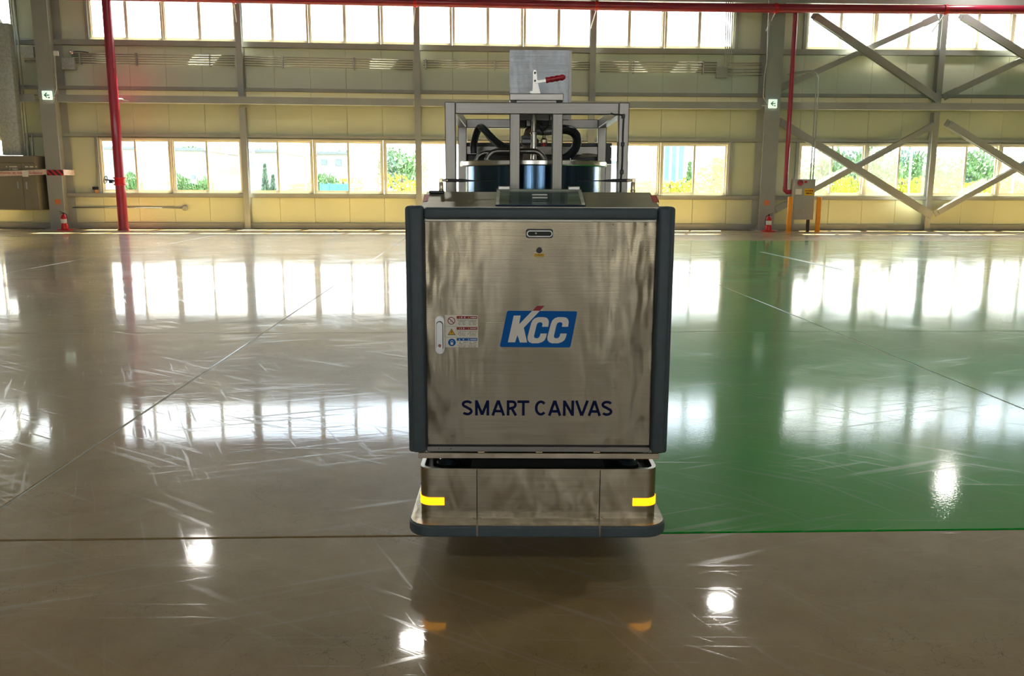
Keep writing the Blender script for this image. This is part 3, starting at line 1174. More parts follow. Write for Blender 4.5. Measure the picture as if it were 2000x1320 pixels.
t = thing('riser_conduits', 'four vertical conduits rising from the junction box through the top window', 'conduit', (at(1418, 60, 29.9).x, 29.9, 6))
for k in range(4):
    a = at(1416+k*4, 129, 29.9)
    c = at(1419+k*4.2, -8, 29.9)
    B().tube([a, c], .017, 8).build('conduit', M_GALV, t)

# low conduit with a socket
t = thing('low_conduit', 'thin conduit low on the yellow wall panel ending in a round socket', 'conduit', at(250, 406, YW-.05)[:])
B().tube([at(142, 405, YW-.05), at(357, 406.5, YW-.05)], .022, 8).build('conduit', M_GALVD, t)
c = at(361, 406, YW-.05)
B().lathe(c, [(.10, .045), (.10, -.02), (.06, -.05)], 16, 'y').build('socket', M_GALVD, t)

# small tool on the ledge
c = at(186, 373, YW-.12)
zl = wz(c.x, ZS-.02)
t = thing('ledge_tool', 'small black and orange tool left on the ledge beside the first window', 'tool', (c.x, YW-.09, zl))
B().box(c.x-.09, c.x+.12, YW-.13, YW-.05, zl+.12, zl+.22, .01).build('tool_head', M_BLACK, t)
B().box(c.x-.02, c.x+.10, YW-.12, YW-.06, zl, zl+.12, .008).build('tool_grip', mat('dull_orange', (.55, .25, .10), .5), t)

# ---------------------------------------------------------------- left corner: duct, pipes, cabinet
y = 29.3
a, c = at(7, 303, y), at(40, 45, y)
t = thing('cable_duct', 'wide galvanised cable duct rising from the grey electrical cabinet at the left', 'duct', (at(20, 303, y).x, y+.2, at(20, 303, y).z))
xa0, xa1 = at(8, 300, y).x, at(40, 300, y).x
zt2, zb3 = at(20, 45, y).z, at(20, 303, y).z
B().box(xa0-.05, xa1, y, y+.30, zb3, zt2, .01).build('duct_body', M_GALV, t)
for k in range(1, 4):
    zz = zb3+(zt2-zb3)*k/4
    B().box(xa0-.052, xa1+.002, y-.004, y+.302, zz-.01, zz+.01).build('duct_seam', M_GALVD, t)

e0, e1 = at(-30, 48, 29.3), at(15, 0, 29.3)
bb = B().prism([(xa0-.05, zt2), (xa0+.16, zt2), (xa0-.05, zt2+.5), (xa0-.8, zt2+1.9), (xa0-1.3, zt2+1.6), (xa0-.5, zt2+.5)], y, y+.45)
o = bb.build('duct_elbow', M_PANEL, t)
o['label'] = 'ivory painted duct elbow'
y = 29.15
xc0, xc1 = at(0, 350, y).x-.12, at(82, 380, y).x
zc1, zc0 = at(40, 304, y).z, at(40, 410, y).z
t = thing('electrical_cabinet', 'olive grey wall-mounted electrical cabinet with two doors behind the tape', 'cabinet', ((xc0+xc1)/2, y+.3, zc0))
B().box(xc0, xc1-.12, y, YW-.2, zc0, zc1, .01).build('cabinet_body', M_CABG, t)
xs_ = xc0+(xc1-.12-xc0)*.655
zdoor = zc1-.24
for i, (p_, q_) in enumerate(((xc0+.02, xs_-.008), (xs_+.008, xc1-.14))):
    d_ = B().box(p_, q_, y-.02, y, zc0+.02, zdoor, .004).build('door', M_CABG, t)
    hx = (xs_-.16) if i == 0 else (xs_+.12)
    hz_ = at(50, 362, y).z
    B().box(hx-.03, hx+.03, y-.035, y-.02, hz_-.12, hz_+.12, .006).build('door_handle', M_HANDLE, d_)
    bb = B()
    if i == 0:
        scribble(bb, p_+.35, p_+.75, zdoor-.12, .05, y-.021, seed=9)
        scribble(bb, p_+.45, p_+.72, zdoor-.20, .05, y-.021, seed=8)
    else:
        scribble(bb, p_+.12, p_+.5, zdoor-.12, .05, y-.021, seed=7)
    bb.build('door_lettering', M_CREAM, d_)
B().box(xc0+.02, xc1-.14, y-.02, y, zdoor+.016, zc1-.01, .004).build('top_panel', M_CABG, t)
t = thing('wall_pipes', 'bundle of vertical conduits between the metal duct and the wide left column', 'conduit', (at(50, 250, 29.6).x, 29.6, zc1))
for k, (pa, pb) in enumerate(((33, 47), (38.5, 51), (45, 57), (46, 66))):
    y = 29.95
    top = at(pa, 30 if k < 3 else 262, y)
    bot = at(pb, 304, y)
    B().tube([Vector((bot.x, y, zc1-.005)), Vector((bot.x, y, top.z+ (3 if k < 3 else 0)))], .028, 8).build('conduit', M_GALVD, t)
for py in (76, 172):
    c = at(45, py, 29.99)
    B().box(c.x-.3, c.x+.5, 29.98, 30.03, c.z-.025, c.z+.025).build('strut_channel', M_GALVD, t)

# barrier tape
y = 29.05
p = [at(-60, 339.5, y), at(0, 339, y), at(40, 338, y), at(90, 335.5, 29.1)]
h = .085
t = thing('barrier_tape', 'red and white barrier tape stretched across the cabinet and wrapped round the left column', 'tape', p[1][:])
bb = B()
for a, c in zip(p, p[1:]):
    bb.add([a+Vector((0, 0, -h)), c+Vector((0, 0, -h)), c+Vector((0, 0, h)), a+Vector((0, 0, h)), a+Vector((0, .002, -h)), c+Vector((0, .002, -h)), c+Vector((0, .002, h)), a+Vector((0, .002, h))],
           [(0, 1, 2, 3), (7, 6, 5, 4), (0, 4, 5, 1), (3, 2, 6, 7)])
sp = bb.build('tape_span', M_PINK, t)
bb = B()
bb.box(p[1].x, p[1].x+.001, y, y+.001, p[1].z-.001, p[1].z)
scribble(bb, p[0].x+.1, p[3].x-.1, p[2].z+.0, .06, y-.004, seed=12)
bb.build('tape_print', mat('pale_red_print', (.62, .22, .2), .5), t)
a = at(43, 338.5, y-.01); 
B().box(a.x+.0, a.x+.20, y-.012, y-.006, a.z-.11, a.z+.09).build('paper_tag', M_WHITE, t)
a, c = at(91.5, 337, 29.33), at(121.5, 337, 29.33)
B().box(a.x, c.x+.03, 29.335, 29.345, a.z-.09, a.z+.09).build('tape_wrap', M_TAPE, t)
a2 = at(123, 336, 29.5)
B().box(c.x+.035, c.x+.045, 29.34, 30.1, a.z-.08, a.z+.10).build('tape_wrap', M_PINK, t)

# ---------------------------------------------------------------- outside
def ground():
    M = mat('asphalt_yard', (.22, .22, .20), .9, var=.2, scale=.4)
    tag(B().box(-300, 400, -300, 500, -.6, -.3).build('yard_ground', M), 'pale yard ground outside the windows', 'ground', kind='structure')


ground()
M_LEAFA = mat('green_foliage', (.10, .20, .07), .6, var=.5, scale=1.2)
M_LEAFB = mat('yellow_green_foliage', (.34, .36, .035), .6, var=.4, scale=1.2)
M_LEAFC = mat('blue_green_foliage', (.11, .19, .13), .6, var=.5, scale=1.2)
for M in (M_LEAFA, M_LEAFB, M_LEAFC):
    M.node_tree.nodes['Principled BSDF'].inputs['Subsurface Weight'].default_value = 0
M_BARK = mat('bark', (.12, .09, .06), .9)
leaf_cache = {}


def crown(kind, n, seed):
    r = random.Random(seed)
    vs, fs = [], []
    lobes = [(r.uniform(-.5, .5), r.uniform(-.5, .5), r.uniform(.15, .8), r.uniform(.28, .5)) for _ in range(12)]
    if kind == 'cone':
        lobes = [(0, 0, z_*.1, .42*(1-z_*.1)+.05) for z_ in range(10)]
    for k in range(n):
        cx_, cy_, cz_, cr_ = r.choice(lobes)
        d = Vector((r.gauss(0, 1), r.gauss(0, 1), r.gauss(0, 1))).normalized()*cr_*r.uniform(.6, 1.0)
        p = Vector((cx_, cy_, cz_))+Vector((d.x, d.y, d.z*(.5 if kind != 'cone' else .25)))
        nrm = Vector((r.gauss(0, 1), r.gauss(0, 1), r.gauss(0, 1))).normalized()
        u = nrm.orthogonal().normalized()
        v = nrm.cross(u)
        s_ = r.uniform(.03, .06)
        i = len(vs)
        vs += [p-u*s_, p+v*s_*.6, p+u*s_, p-v*s_*.6]
        fs.append((i, i+1, i+2, i+3))
    return vs, fs


def tree(px, py_top, y, w_, kind, m_, label, name='tree', cat='tree', group='trees seen through the windows'):
    base = at(px, 372, y)
    top = at(px, py_top, y)
    h = top.z+.3
    t = thing(name, label, cat, (base.x, y, -.3), group)
    key = (kind, m_.name)
    if key not in leaf_cache:
        vs, fs = crown(kind, 1900, len(leaf_cache)+3)
        me = bpy.data.meshes.new('foliage')
        me.from_pydata(vs, [], fs)
        me.materials.append(m_)
        leaf_cache[key] = me
    o = bpy.data.objects.new('foliage', leaf_cache[key])
    C.objects.link(o)
    o.parent = t
    low = .12 if kind != 'shrub' else .0
    o.location = (0, 0, h*low)
    o.scale = (w_, w_, h*(1-low)*.98)
    o.rotation_euler = (0, 0, random.uniform(0, 6))
    o['kind'] = 'stuff'
    bb = B().tube([(base.x, y, -.3), (base.x+.05, y, h*.5), (base.x, y, h*.8-.3)], [.16, .11, .04], 8)
    bb.build('trunk', M_BARK, t)


rt = random.Random(3)
# left bank behind the sheds
for i, (px, py, w_) in enumerate(((355, 281, 3.5), (385, 285, 3), (498, 282, 3.2), (535, 284, 2.8), (560, 290, 2.6), (668, 284, 4), (440, 284, 4), (722, 286, 4.5), (775, 283, 4), (800, 286, 3.5))):
    tree(px, py, 88+9*i, w_*(1.1+.09*i), 'round', M_LEAFC if i % 2 else M_LEAFA, 'tree crown behind the white sheds, number %s from the left' % ['one', 'two', 'three', 'four', 'five', 'six', 'seven', 'eight', 'nine', 'ten'][i] if False else
         ['green tree behind the shed in the second window from the left', 'tree at the middle of the second window from the left', 'tree at the left edge of the third lower window', 'tree above the shed roof in the third lower window',
          'low tree above the right pane of the third window', 'blue green tree above the shed in the fourth window', 'hazy tree in the right pane of the second window', 'hazy tree in the right pane of the fourth window',
          'tall dense tree in the window just left of the second slim post', 'tree partly hidden by the slim post left of the robot'][i])
for i, (px, py, y, w_, k, m_, lab) in enumerate((
        (519, 312, 52, .9, 'cone', M_LEAFC, 'narrow young conifer in front of the shed in the third window'),
        (534, 335, 52, .9, 'cone', M_LEAFC, 'short young conifer in front of the shed in the third window'),
        (356, 330, 50, 1.2, 'shrub', M_LEAFA, 'green shrub before the shed in the left pane of the second window'),
        (393, 335, 50, 1.0, 'shrub', M_LEAFA, 'small green shrub before the shed in the second window'),
        (641, 328, 50, 1.4, 'shrub', M_LEAFA, 'green shrub in the left pane of the fourth window'),
        (670, 332, 50, 1.3, 'shrub', M_LEAFB, 'yellow green shrub in the left pane of the fourth window'),
        (785, 323, 50, 1.6, 'shrub', M_LEAFB, 'bright yellow green shrub in the window left of the second slim post'),
        (585, 345, 50, 1.2, 'shrub', M_LEAFB, 'faint yellow shrub in the right pane of the third window'),
        (255, 325, 50, .9, 'shrub', M_LEAFA, 'small shrub seen beside the red riser pipe'),
        (1308, 340, 50, 1.6, 'shrub', M_LEAFB, 'bright yellow shrub in the clear pane right of the robot'),
        (1332, 338, 50, 1.4, 'shrub', M_LEAFB, 'second bright yellow shrub right of the robot beside the sash'),
        (1345, 308, 58, 1.1, 'cone', M_LEAFA, 'slim green tree before the striped tower'),
        (1265, 340, 52, 2.0, 'shrub', M_LEAFB, 'pale yellow shrub in the pane next to the robot frame'),
        (1390, 295, 60, 3.4, 'round', M_LEAFB, 'hazy tree in the last pane before the wide right column'))):
    tree(px, py, y, w_, k, m_, lab, 'shrub' if k == 'shrub' else 'tree', 'shrub' if k == 'shrub' else 'tree', 'plants seen through the windows')
words = ['behind the control panel conduits', 'left of the first brace crossing', 'under the lower brace crossing', 'right of the lower brace crossing', 'in the clear pane left of the right post', 'at the middle left of the right post',
         'directly left of the right post', 'directly right of the right post', 'in the clear pane right of the right post', 'under the falling brace at the far right', 'near the right edge of the photo', 'at the very right edge of the photo']
for i in range(12):
    px = 1600+i*37
    tree(px, 283+rt.uniform(-6, 10), 58+(i % 3)*6, 2.4, 'round', (M_LEAFA, M_LEAFC, M_LEAFC)[i % 3], 'tall green tree '+words[i])
    tree(px+12, 333+rt.uniform(-6, 8), 49+(i % 2)*3, 1.4, 'shrub', M_LEAFB, 'low yellow green shrub '+words[i], 'shrub', 'shrub', 'low shrubs seen through the right windows')

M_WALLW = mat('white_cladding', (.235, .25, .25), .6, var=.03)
M_WIN = mat('far_window_dark', (.16, .22, .25), .2)
M_TEAL = mat('teal_glazing', (.08, .30, .36), .3, var=.3, scale=1)
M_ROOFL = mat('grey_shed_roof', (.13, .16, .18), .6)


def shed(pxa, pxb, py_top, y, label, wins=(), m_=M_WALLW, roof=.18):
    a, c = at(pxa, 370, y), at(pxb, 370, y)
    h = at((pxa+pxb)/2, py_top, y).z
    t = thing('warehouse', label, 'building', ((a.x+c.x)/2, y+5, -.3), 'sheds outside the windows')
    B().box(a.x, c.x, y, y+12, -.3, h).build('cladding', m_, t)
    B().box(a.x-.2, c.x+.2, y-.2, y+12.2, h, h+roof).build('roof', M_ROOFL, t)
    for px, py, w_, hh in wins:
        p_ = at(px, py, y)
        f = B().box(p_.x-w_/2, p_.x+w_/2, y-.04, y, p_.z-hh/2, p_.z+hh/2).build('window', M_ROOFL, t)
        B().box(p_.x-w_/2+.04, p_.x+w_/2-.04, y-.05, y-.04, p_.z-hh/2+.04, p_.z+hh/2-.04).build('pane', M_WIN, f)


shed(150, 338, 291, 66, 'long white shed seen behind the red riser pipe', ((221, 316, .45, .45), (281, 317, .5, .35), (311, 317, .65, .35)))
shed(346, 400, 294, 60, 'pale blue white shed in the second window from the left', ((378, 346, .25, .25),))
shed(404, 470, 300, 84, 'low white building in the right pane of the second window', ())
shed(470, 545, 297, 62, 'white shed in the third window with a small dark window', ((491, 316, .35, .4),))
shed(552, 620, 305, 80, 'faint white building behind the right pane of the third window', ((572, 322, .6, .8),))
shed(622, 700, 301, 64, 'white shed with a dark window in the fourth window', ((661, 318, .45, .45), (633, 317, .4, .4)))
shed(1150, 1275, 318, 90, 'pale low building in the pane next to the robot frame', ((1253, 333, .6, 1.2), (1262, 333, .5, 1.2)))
a = at(1296, 372, 120); c = at(1352, 372, 120)
hh = at(1320, 262, 120).z
t = thing('office_tower', 'pale tower with three teal window stripes right of the robot', 'building', ((a.x+c.x)/2, 125, -.3))
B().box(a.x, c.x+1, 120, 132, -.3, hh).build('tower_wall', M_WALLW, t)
for px in (1303, 1317, 1331):
    p_ = at(px, 300, 120)
    B().box(p_.x-.27, p_.x+.27, 119.9, 120, 1.5, hh-.5).build('glazing_stripe', M_TEAL, t)
t = thing('yard_fence', 'low teal fence outside the fourth lower window', 'fence', (at(655, 365, 48).x, 48, -.3))
a, c = at(626, 365, 48), at(690, 365, 48)
zt3 = at(650, 359, 48).z
B().box(a.x, c.x, 48, 48.04, .3, zt3).build('fence_panel', M_TEAL, t)
for k in range(5):
    x = a.x+(c.x-a.x)*k/4
    B().box(x-.03, x+.03, 47.95, 48.09, -.3, zt3+.05).build('fence_post', M_TEAL, t)
for px, y, lab in ((497, 46, 'white lamp pole outside the third lower window'), (1777, 48, 'white lamp pole outside the window left of the right post'), (1980, 47, 'white lamp pole outside at the far right window'), (444, 60, 'thin white pole outside the second lower window')):
    p_ = at(px, 340, y)
    t = thing('lamp_pole', lab, 'pole', (p_.x, y, -.3), 'white poles outside')
    B().tube([(p_.x, y, -.3), (p_.x, y, 5.5)], .06, 8).build('pole', M_WHITE, t)
    B().box(p_.x-.1, p_.x+.7, y-.12, y+.12, 5.4, 5.52).build('lamp_arm', M_WHITE, t)

# ---------------------------------------------------------------- the robot
ROT = -YAW
RC = Vector((rp(1051, 660, 3.09)[0], 3.75, 0))       # base point in machine axes
cw, sw = math.cos(ROT), math.sin(ROT)
robot = bpy.data.objects.new('mobile_robot', None)
C.objects.link(robot)
robot.location = (RC.x*cw-RC.y*sw, RC.x*sw+RC.y*cw, 0)
robot.rotation_euler = (0, 0, ROT)
OFF[robot.name] = RC
tag(robot, 'stainless steel mobile robot with grey bumpers and a tank on top, centre of the hall', 'robot')
X0 = RC.x
VB = 3.09        # front of the base
bl, br = rp(820, 960, VB)[0], rp(1283, 960, VB)[0]
zb0, zb1 = .178, rp(1050, 915.5, VB)[1]
DEPTH = 1.45


def rrect(x0, x1, y0, y1, r, n=8):
    pts = []
    for cx_, cy_, a0 in ((x1-r, y0+r, -PI/2), (x1-r, y1-r, 0), (x0+r, y1-r, PI/2), (x0+r, y0+r, PI)):
        for k in range(n+1):
            a = a0+PI/2*k/n
            pts.append((cx_+r*math.cos(a), cy_+r*math.sin(a)))
    return pts


def band(bb, path, z0, z1, th, rnd=0):
    """open path of (x,y) swept into a wall of thickness th (inwards = left of travel); rnd rounds the outer profile"""
    n = len(path)
    prof = [(0, z0+rnd), (0, z1-rnd), (rnd, z1), (th, z1), (th, z0), (rnd, z0)] if rnd else [(0, z0), (0, z1), (th, z1), (th, z0)]
    if rnd:
        prof = [(rnd*(1-math.cos(a)), z0+rnd*(1-math.sin(a))) for a in (PI/2, PI/4, 0)][::-1]
        prof = [(0, z0+rnd), (0, z1-rnd), (rnd*.3, z1-rnd*.3), (rnd, z1), (th, z1), (th, z0), (rnd, z0), (rnd*.3, z0+rnd*.3)]
    m_ = len(prof)
    vs = []
    for i, p in enumerate(path):
        a = Vector(path[max(i-1, 0)]); c = Vector(path[min(i+1, n-1)])
        d = (c-a).normalized()
        nr = Vector((-d.y, d.x))
        for o_, z in prof:
            vs.append((p[0]+nr.x*o_, p[1]+nr.y*o_, z))
    fs = []
    for i in range(n-1):
        for k in range(m_):
            k2 = (k+1) % m_
            fs.append((i*m_+k, i*m_+k2, (i+1)*m_+k2, (i+1)*m_+k))
    fs += [tuple(range(m_)), tuple(reversed(range((n-1)*m_, n*m_)))]
    bb.add(vs, fs, False)
    return bb


def clip_path(x0, x1, y0, y1, r, u0, u1):
    """front run of the rounded rectangle from u0 to u1 (travel +x); full sides if None"""
    pts = []
    n = 8
    if u0 is None:
        pts.append((x0, y1))
        pts.append((x0, (y0+y1)/2))
        for k in range(n+1):
            a = PI+PI/2*k/n
            pts.append((x0+r+r*math.cos(a), y0+r+r*math.sin(a)))
    else:
        pts.append((u0, y0))
    if u1 is None:
        for k in range(n+1):
            a = -PI/2+PI/2*k/n
            pts.append((x1-r+r*math.cos(a), y0+r+r*math.sin(a)))
        pts.append((x1, (y0+y1)/2))
        pts.append((x1, y1))
    else:
        pts.append((u1, y0))
    return pts


s1, s2 = rp(931.5, 960, VB)[0], rp(1171.5, 960, VB)[0]
BR = .045
for u0, u1 in ((None, s1-.0015), (s1+.0015, s2-.0015), (s2+.0015, None)):
    bb = band(B(), clip_path(bl, br, VB, VB+DEPTH, BR, u0, u1), zb0, zb1, .012)
    bb.build('base_side_panel' if u0 is None or u1 is None else 'base_front_panel', M_SS, robot)
B().prismz(rrect(bl+.013, br-.013, VB+.013, VB+DEPTH, BR-.01), .165, zb1-.045).build('base_core', M_DARKM, robot)
B().box(bl+.06, br-.06, VB+.12, VB+DEPTH-.12, .085, .165, .01).build('underbody', M_BLACK, robot)
B().box(X0-.30, X0+.30, VB+.17, VB+.29, zb1-.045, zb1+.045).build('support_block', M_BLACK, robot)
# top deck behind the front opening, corner pockets stay open and black
pk = .27
B().box(bl+pk*.72, br-pk*.72, VB+.016, VB+.15, zb1-.044, zb1-.012).build('base_top_plate', mat('grey_top_plate', (.10, .10, .095), .4), robot)
for s_, xx_ in ((1, bl), (-1, br)):
    # bright rounded corner lip
    bb = B()
    q_ = clip_path(bl, br, VB, VB+.16, BR, None, bl+.08) if s_ == 1 else clip_path(bl, br, VB, VB+.16, BR, br-.08, None)
    band(bb, q_, zb1-.003, zb1+.001, .016)
    bb.build('corner_lip', M_SILV, robot)
    cx_ = xx_+s_*.10
    sco = B().lathe((cx_, VB+.12, zb1-.044), [(.045, 0), (.045, .03), (.042, .032)], 20).build('lidar_scanner', M_BLACK, robot)
    B().lathe((cx_, VB+.12, zb1-.012), [(.03, 0), (.032, .012), (.02, .02)], 16).build('scanner_lens', M_SCREEN, sco)
# chassis deck that carries tank and frame
B().box(bl+.02, br-.02, VB+.30, VB+DEPTH-.01, zb1-.045, zb1+.045).build('chassis_deck', M_DARKM, robot)
# bumper
VF = VB-.075
ql, qr = rp(794.5, 1030, VF)[0], rp(1305.5, 1030, VF)[0]
zt4 = rp(1050, 1027.5, VF)[1]
zb4 = rp(1050, 1050.5, VF)[1]
BRR = .085
pl = rrect(ql+.006, qr-.006, VF+.006, VB+DEPTH+.06, BRR)
B().prismz(pl, zb4+.006, zt4+.001).build('bumper_plate', M_SS, robot)
for u0, u1 in ((None, rp(930, 1040, VF)[0]), (rp(933.5, 1040, VF)[0], rp(1170, 1040, VF)[0]), (rp(1173.5, 1040, VF)[0], None)):
    bb = band(B(), clip_path(ql, qr, VF, VB+DEPTH+.06, BRR+.006, u0, u1), zb4, zt4-.001, .03, .008)
    o = bb.build('bumper_pad', M_RUB, robot)
for px in (924, 939, 1163.5, 1175.5):
    x, z = rp(px, 1012, VB)
    B().lathe((x, VB, z), [(.0045, 0), (.0045, -.002), (.002, -.005)], 12, 'y').build('bolt', M_SILV, robot)
# amber corner lamps
zl0, zl1 = rp(850, 986, VB)[1], rp(850, 971.5, VB)[1]
for u0, u1 in ((None, rp(868, 980, VB)[0]), (rp(1235.5, 980, VB)[0], None)):
    pth = clip_path(bl-.003, br+.003, VB-.003, VB+.10, BR+.003, u0, u1)
    o = band(B(), pth, zl0, zl1, .006).build('amber_lamp', M_AMBER, robot)
    o['label'] = 'glowing amber corner lamp'
# wheels below
for x, y, r_ in ((bl+.16, VB+.34, .05), (br-.16, VB+.34, .05), (bl+.08, VB+DEPTH-.12, .05), (br-.08, VB+DEPTH-.12, .05)):
    o = B().lathe((x-.016, y, r_), [(r_*.8, 0), (r_, .006), (r_, .026), (r_*.8, .032)], 24, 'x').build('caster_wheel', M_BLACK, robot)
    bb = B().box(x-.024, x-.019, y-.02, y+.02, .03, .12).box(x+.019, x+.024, y-.02, y+.02, .03, .12).box(x-.03, x+.03, y-.03, y+.03, .112, .122)
    bb.build('caster_fork', M_SILV, o)
for s_ in (-1, 1):
    x = X0+s_*.30
    B().lathe((x-.03, VB+.72, .10), [(.09, 0), (.10, .01), (.10, .05), (.09, .06)], 28, 'x').build('drive_wheel', M_BLACK, robot)

# cabinet
VD = 3.065
VP = 3.02
pl0, pl1 = rp(793.5, 640, VP)[0], rp(829.5, 640, VP)[0]
pr0, pr1 = rp(1280, 640, VP)[0], rp(1313, 640, VP)[0]
zp1, zp0 = rp(1050, 403, VP)[1], rp(1050, 886.5, VP)[1]
CAB0, CAB1 = zp0-.006, rp(1050, 408, VD)[1]
B().box(pl1-.004, pr0+.004, VD+.022, VD+.30, zp0+.0, zp1-.02).build('cabinet_body', M_SS, robot)
B().box(pl0+.012, pl1, VP, VP+.11, zp0, zp1, .014).build('corner_pad', M_RUB, robot)
B().box(pr0, pr1-.012, VP, VP+.11, zp0, zp1, .014).build('corner_pad', M_RUB, robot)
B().box(pl0, pl0+.03, VP+.01, VP+.13, zp0, zp1, .012).build('corner_pad', M_RUB, robot)
B().box(pr1-.03, pr1, VP+.01, VP+.13, zp0, zp1, .012).build('corner_pad', M_RUB, robot)
B().box(pl0+.018, pl1-.02, VP+.06, VP+.30, zp0+.01, zp1-.02).build('cabinet_side', M_SS, robot)
B().box(pr0+.02, pr1-.018, VP+.06, VP+.30, zp0+.01, zp1-.02).build('cabinet_side', M_SS, robot)
ztp1, ztp0 = rp(1050, 406, VP+.012)[1], rp(1050, 429, VP+.012)[1]
B().box(pl1+.001, pr0-.001, VP+.012, VP+.09, ztp0, ztp1, .010).build('top_pad', M_RUB, robot)
# door
dl, dr = rp(830.5, 650, VD)[0], rp(1277, 650, VD)[0]
dz1, dz0 = rp(1050, 431, VD)[1], rp(1050, 868, VD)[1]
B().box(pl1, pr0, VD+.006, VD+.022, zp0+.01, ztp0+.02).build('door_seal', M_BLACK, robot)
door = B().box(dl+.003, dr-.003, VD-.004, VD+.006, dz0, dz1-.003, .0015).build('cabinet_door', M_DOOR, robot)
VS = VD-.004     # door surface
# bottom rail and lip
rz1, rz0 = rp(1050, 871.5, VD)[1], rp(1050, 882.5, VD)[1]
B().box(dl, dr, VD-.002, VD+.012, rz0, rz1, .002).build('bottom_rail', M_SSH, robot)
VL = VD-.003
lz1, lz0 = rp(1050, 884, VL)[1], rp(1050, 896, VL)[1]
B().box(rp(817, 890, VL)[0], rp(1287, 890, VL)[0], VL, VL+.30, lz0, lz1-.001, .002).build('bottom_plate', M_SS, robot)
for px in (834, 857, 880.5):
    x, z = rp(px, 876, VD-.002)
    B().lathe((x, VD-.0022, z), [(.0022, 0), (.0022, -.0012)], 10, 'y').build('rivet_hole', M_BLACK, robot)
for px in (940, 1053, 1165.5):
    x, z = rp(px, 882.5, VD-.004)
    B().box(x-.013, x+.013, VD-.008, VD-.002, z-.003, z+.004, .001).build('hinge', M_BRASS, robot)
for px, py in ((1197.5, 439), (1261.5, 439), (1196.5, 489), (1260.5, 489)):
    x, z = rp(px, py, VS)
    B().lathe((x, VS, z), [(.0018, .001), (.0018, -.0008)], 10, 'y').build('rivet_hole', M_BLACK, door)


def stadium(x0, x1, z0, z1, r=None, n=8):
    r = r or min((x1-x0), (z1-z0))/2
    pts = []
    for cx_, cz_, a0 in ((x1-r, z0+r, -PI/2), (x1-r, z1-r, 0), (x0+r, z1-r, PI/2), (x0+r, z0+r, PI)):
        for k in range(n+1):
            a = a0+PI/2*k/n
            pts.append((cx_+r*math.cos(a), cz_+r*math.sin(a)))
    return pts


def PX(px0, py0, px1, py1, v):
    a = rp(px0, py1, v); c = rp(px1, py0, v)
    return a[0], c[0], a[1], c[1]


x0, x1, z0, z1 = PX(1027, 447, 1080, 464.5, VS)
eye = B().prism(stadium(x0, x1, z0, z1, .0085), VS-.006, VS+.001).build('camera_window', M_BLACK, door)
eye['label'] = 'black depth camera window with silver ring'
x0, x1, z0, z1 = PX(1028.8, 450, 1079, 462.3, VS)
B().prism(stadium(x0, x1, z0, z1), VS-.0075, VS-.0062).build('camera_ring', M_HANDLE, robot)
x0, x1, z0, z1 = PX(1030.6, 451.8, 1077.2, 460.5, VS)
B().prism(stadium(x0, x1, z0, z1), VS-.0082, VS-.0076).build('camera_glass', M_SCREEN, robot)
x, z = rp(1046.5, 455.5, VS)
B().lathe((x, VS-.0083, z), [(.0035, 0), (.002, -.001)], 14, 'y').build('camera_lens', M_HANDLE, robot)
x, z = rp(1053.2, 488.8, VS)
B().lathe((x, VS, z), [(.0105, .002), (.0105, -.006), (.008, -.010)], 20, 'y').build('push_button', M_BLACK, robot)
x0, x1, z0, z1 = PX(1043.5, 495.3, 1063, 501.2, VS)
o = B().box(x0, x1, VS-.001, VS+.0005, z0, z1).build('yellow_label', M_YEL, robot)
scribble(B(), x0+.006, x1-.006, (z0+z1)/2, .0045, VS-.001, seed=4).build('label_print', mat('ochre_print', (.5, .27, 0), .5), o)
# swing handle
x0, x1, z0, z1 = PX(851, 617, 867.5, 690.5, VS)
o = B().prism(stadium(x0, x1, z0, z1), VS-.007, VS+.001).build('door_handle', M_HANDLE, door)
x0, x1, z0, z1 = PX(852.8, 626.5, 865.8, 684, VS)
B().prism(stadium(x0, x1, z0, z1), VS-.0078, VS-.0071).build('handle_recess', M_BLACK, robot)
x0, x1, z0, z1 = PX(853.8, 628, 864.6, 688.5, VS)
B().prism(stadium(x0, x1, z0, z1), VS-.016, VS-.0079).build('handle_lever', M_HANDLE, robot)
x, z = rp(859.5, 673.5, VS)
B().lathe((x, VS-.0161, z), [(.0062, .001), (.0062, -.001)], 16, 'y').build('handle_lock', mat('pinkish_lock_cap', (.42, .18, .15), .4), robot)


# warning sticker sheet
def tri(bb, cx_, cz_, s_, v0, v1):
    bb.prism([(cx_-s_, cz_-s_*.75), (cx_+s_, cz_-s_*.75), (cx_, cz_+s_*.95)], v0, v1)


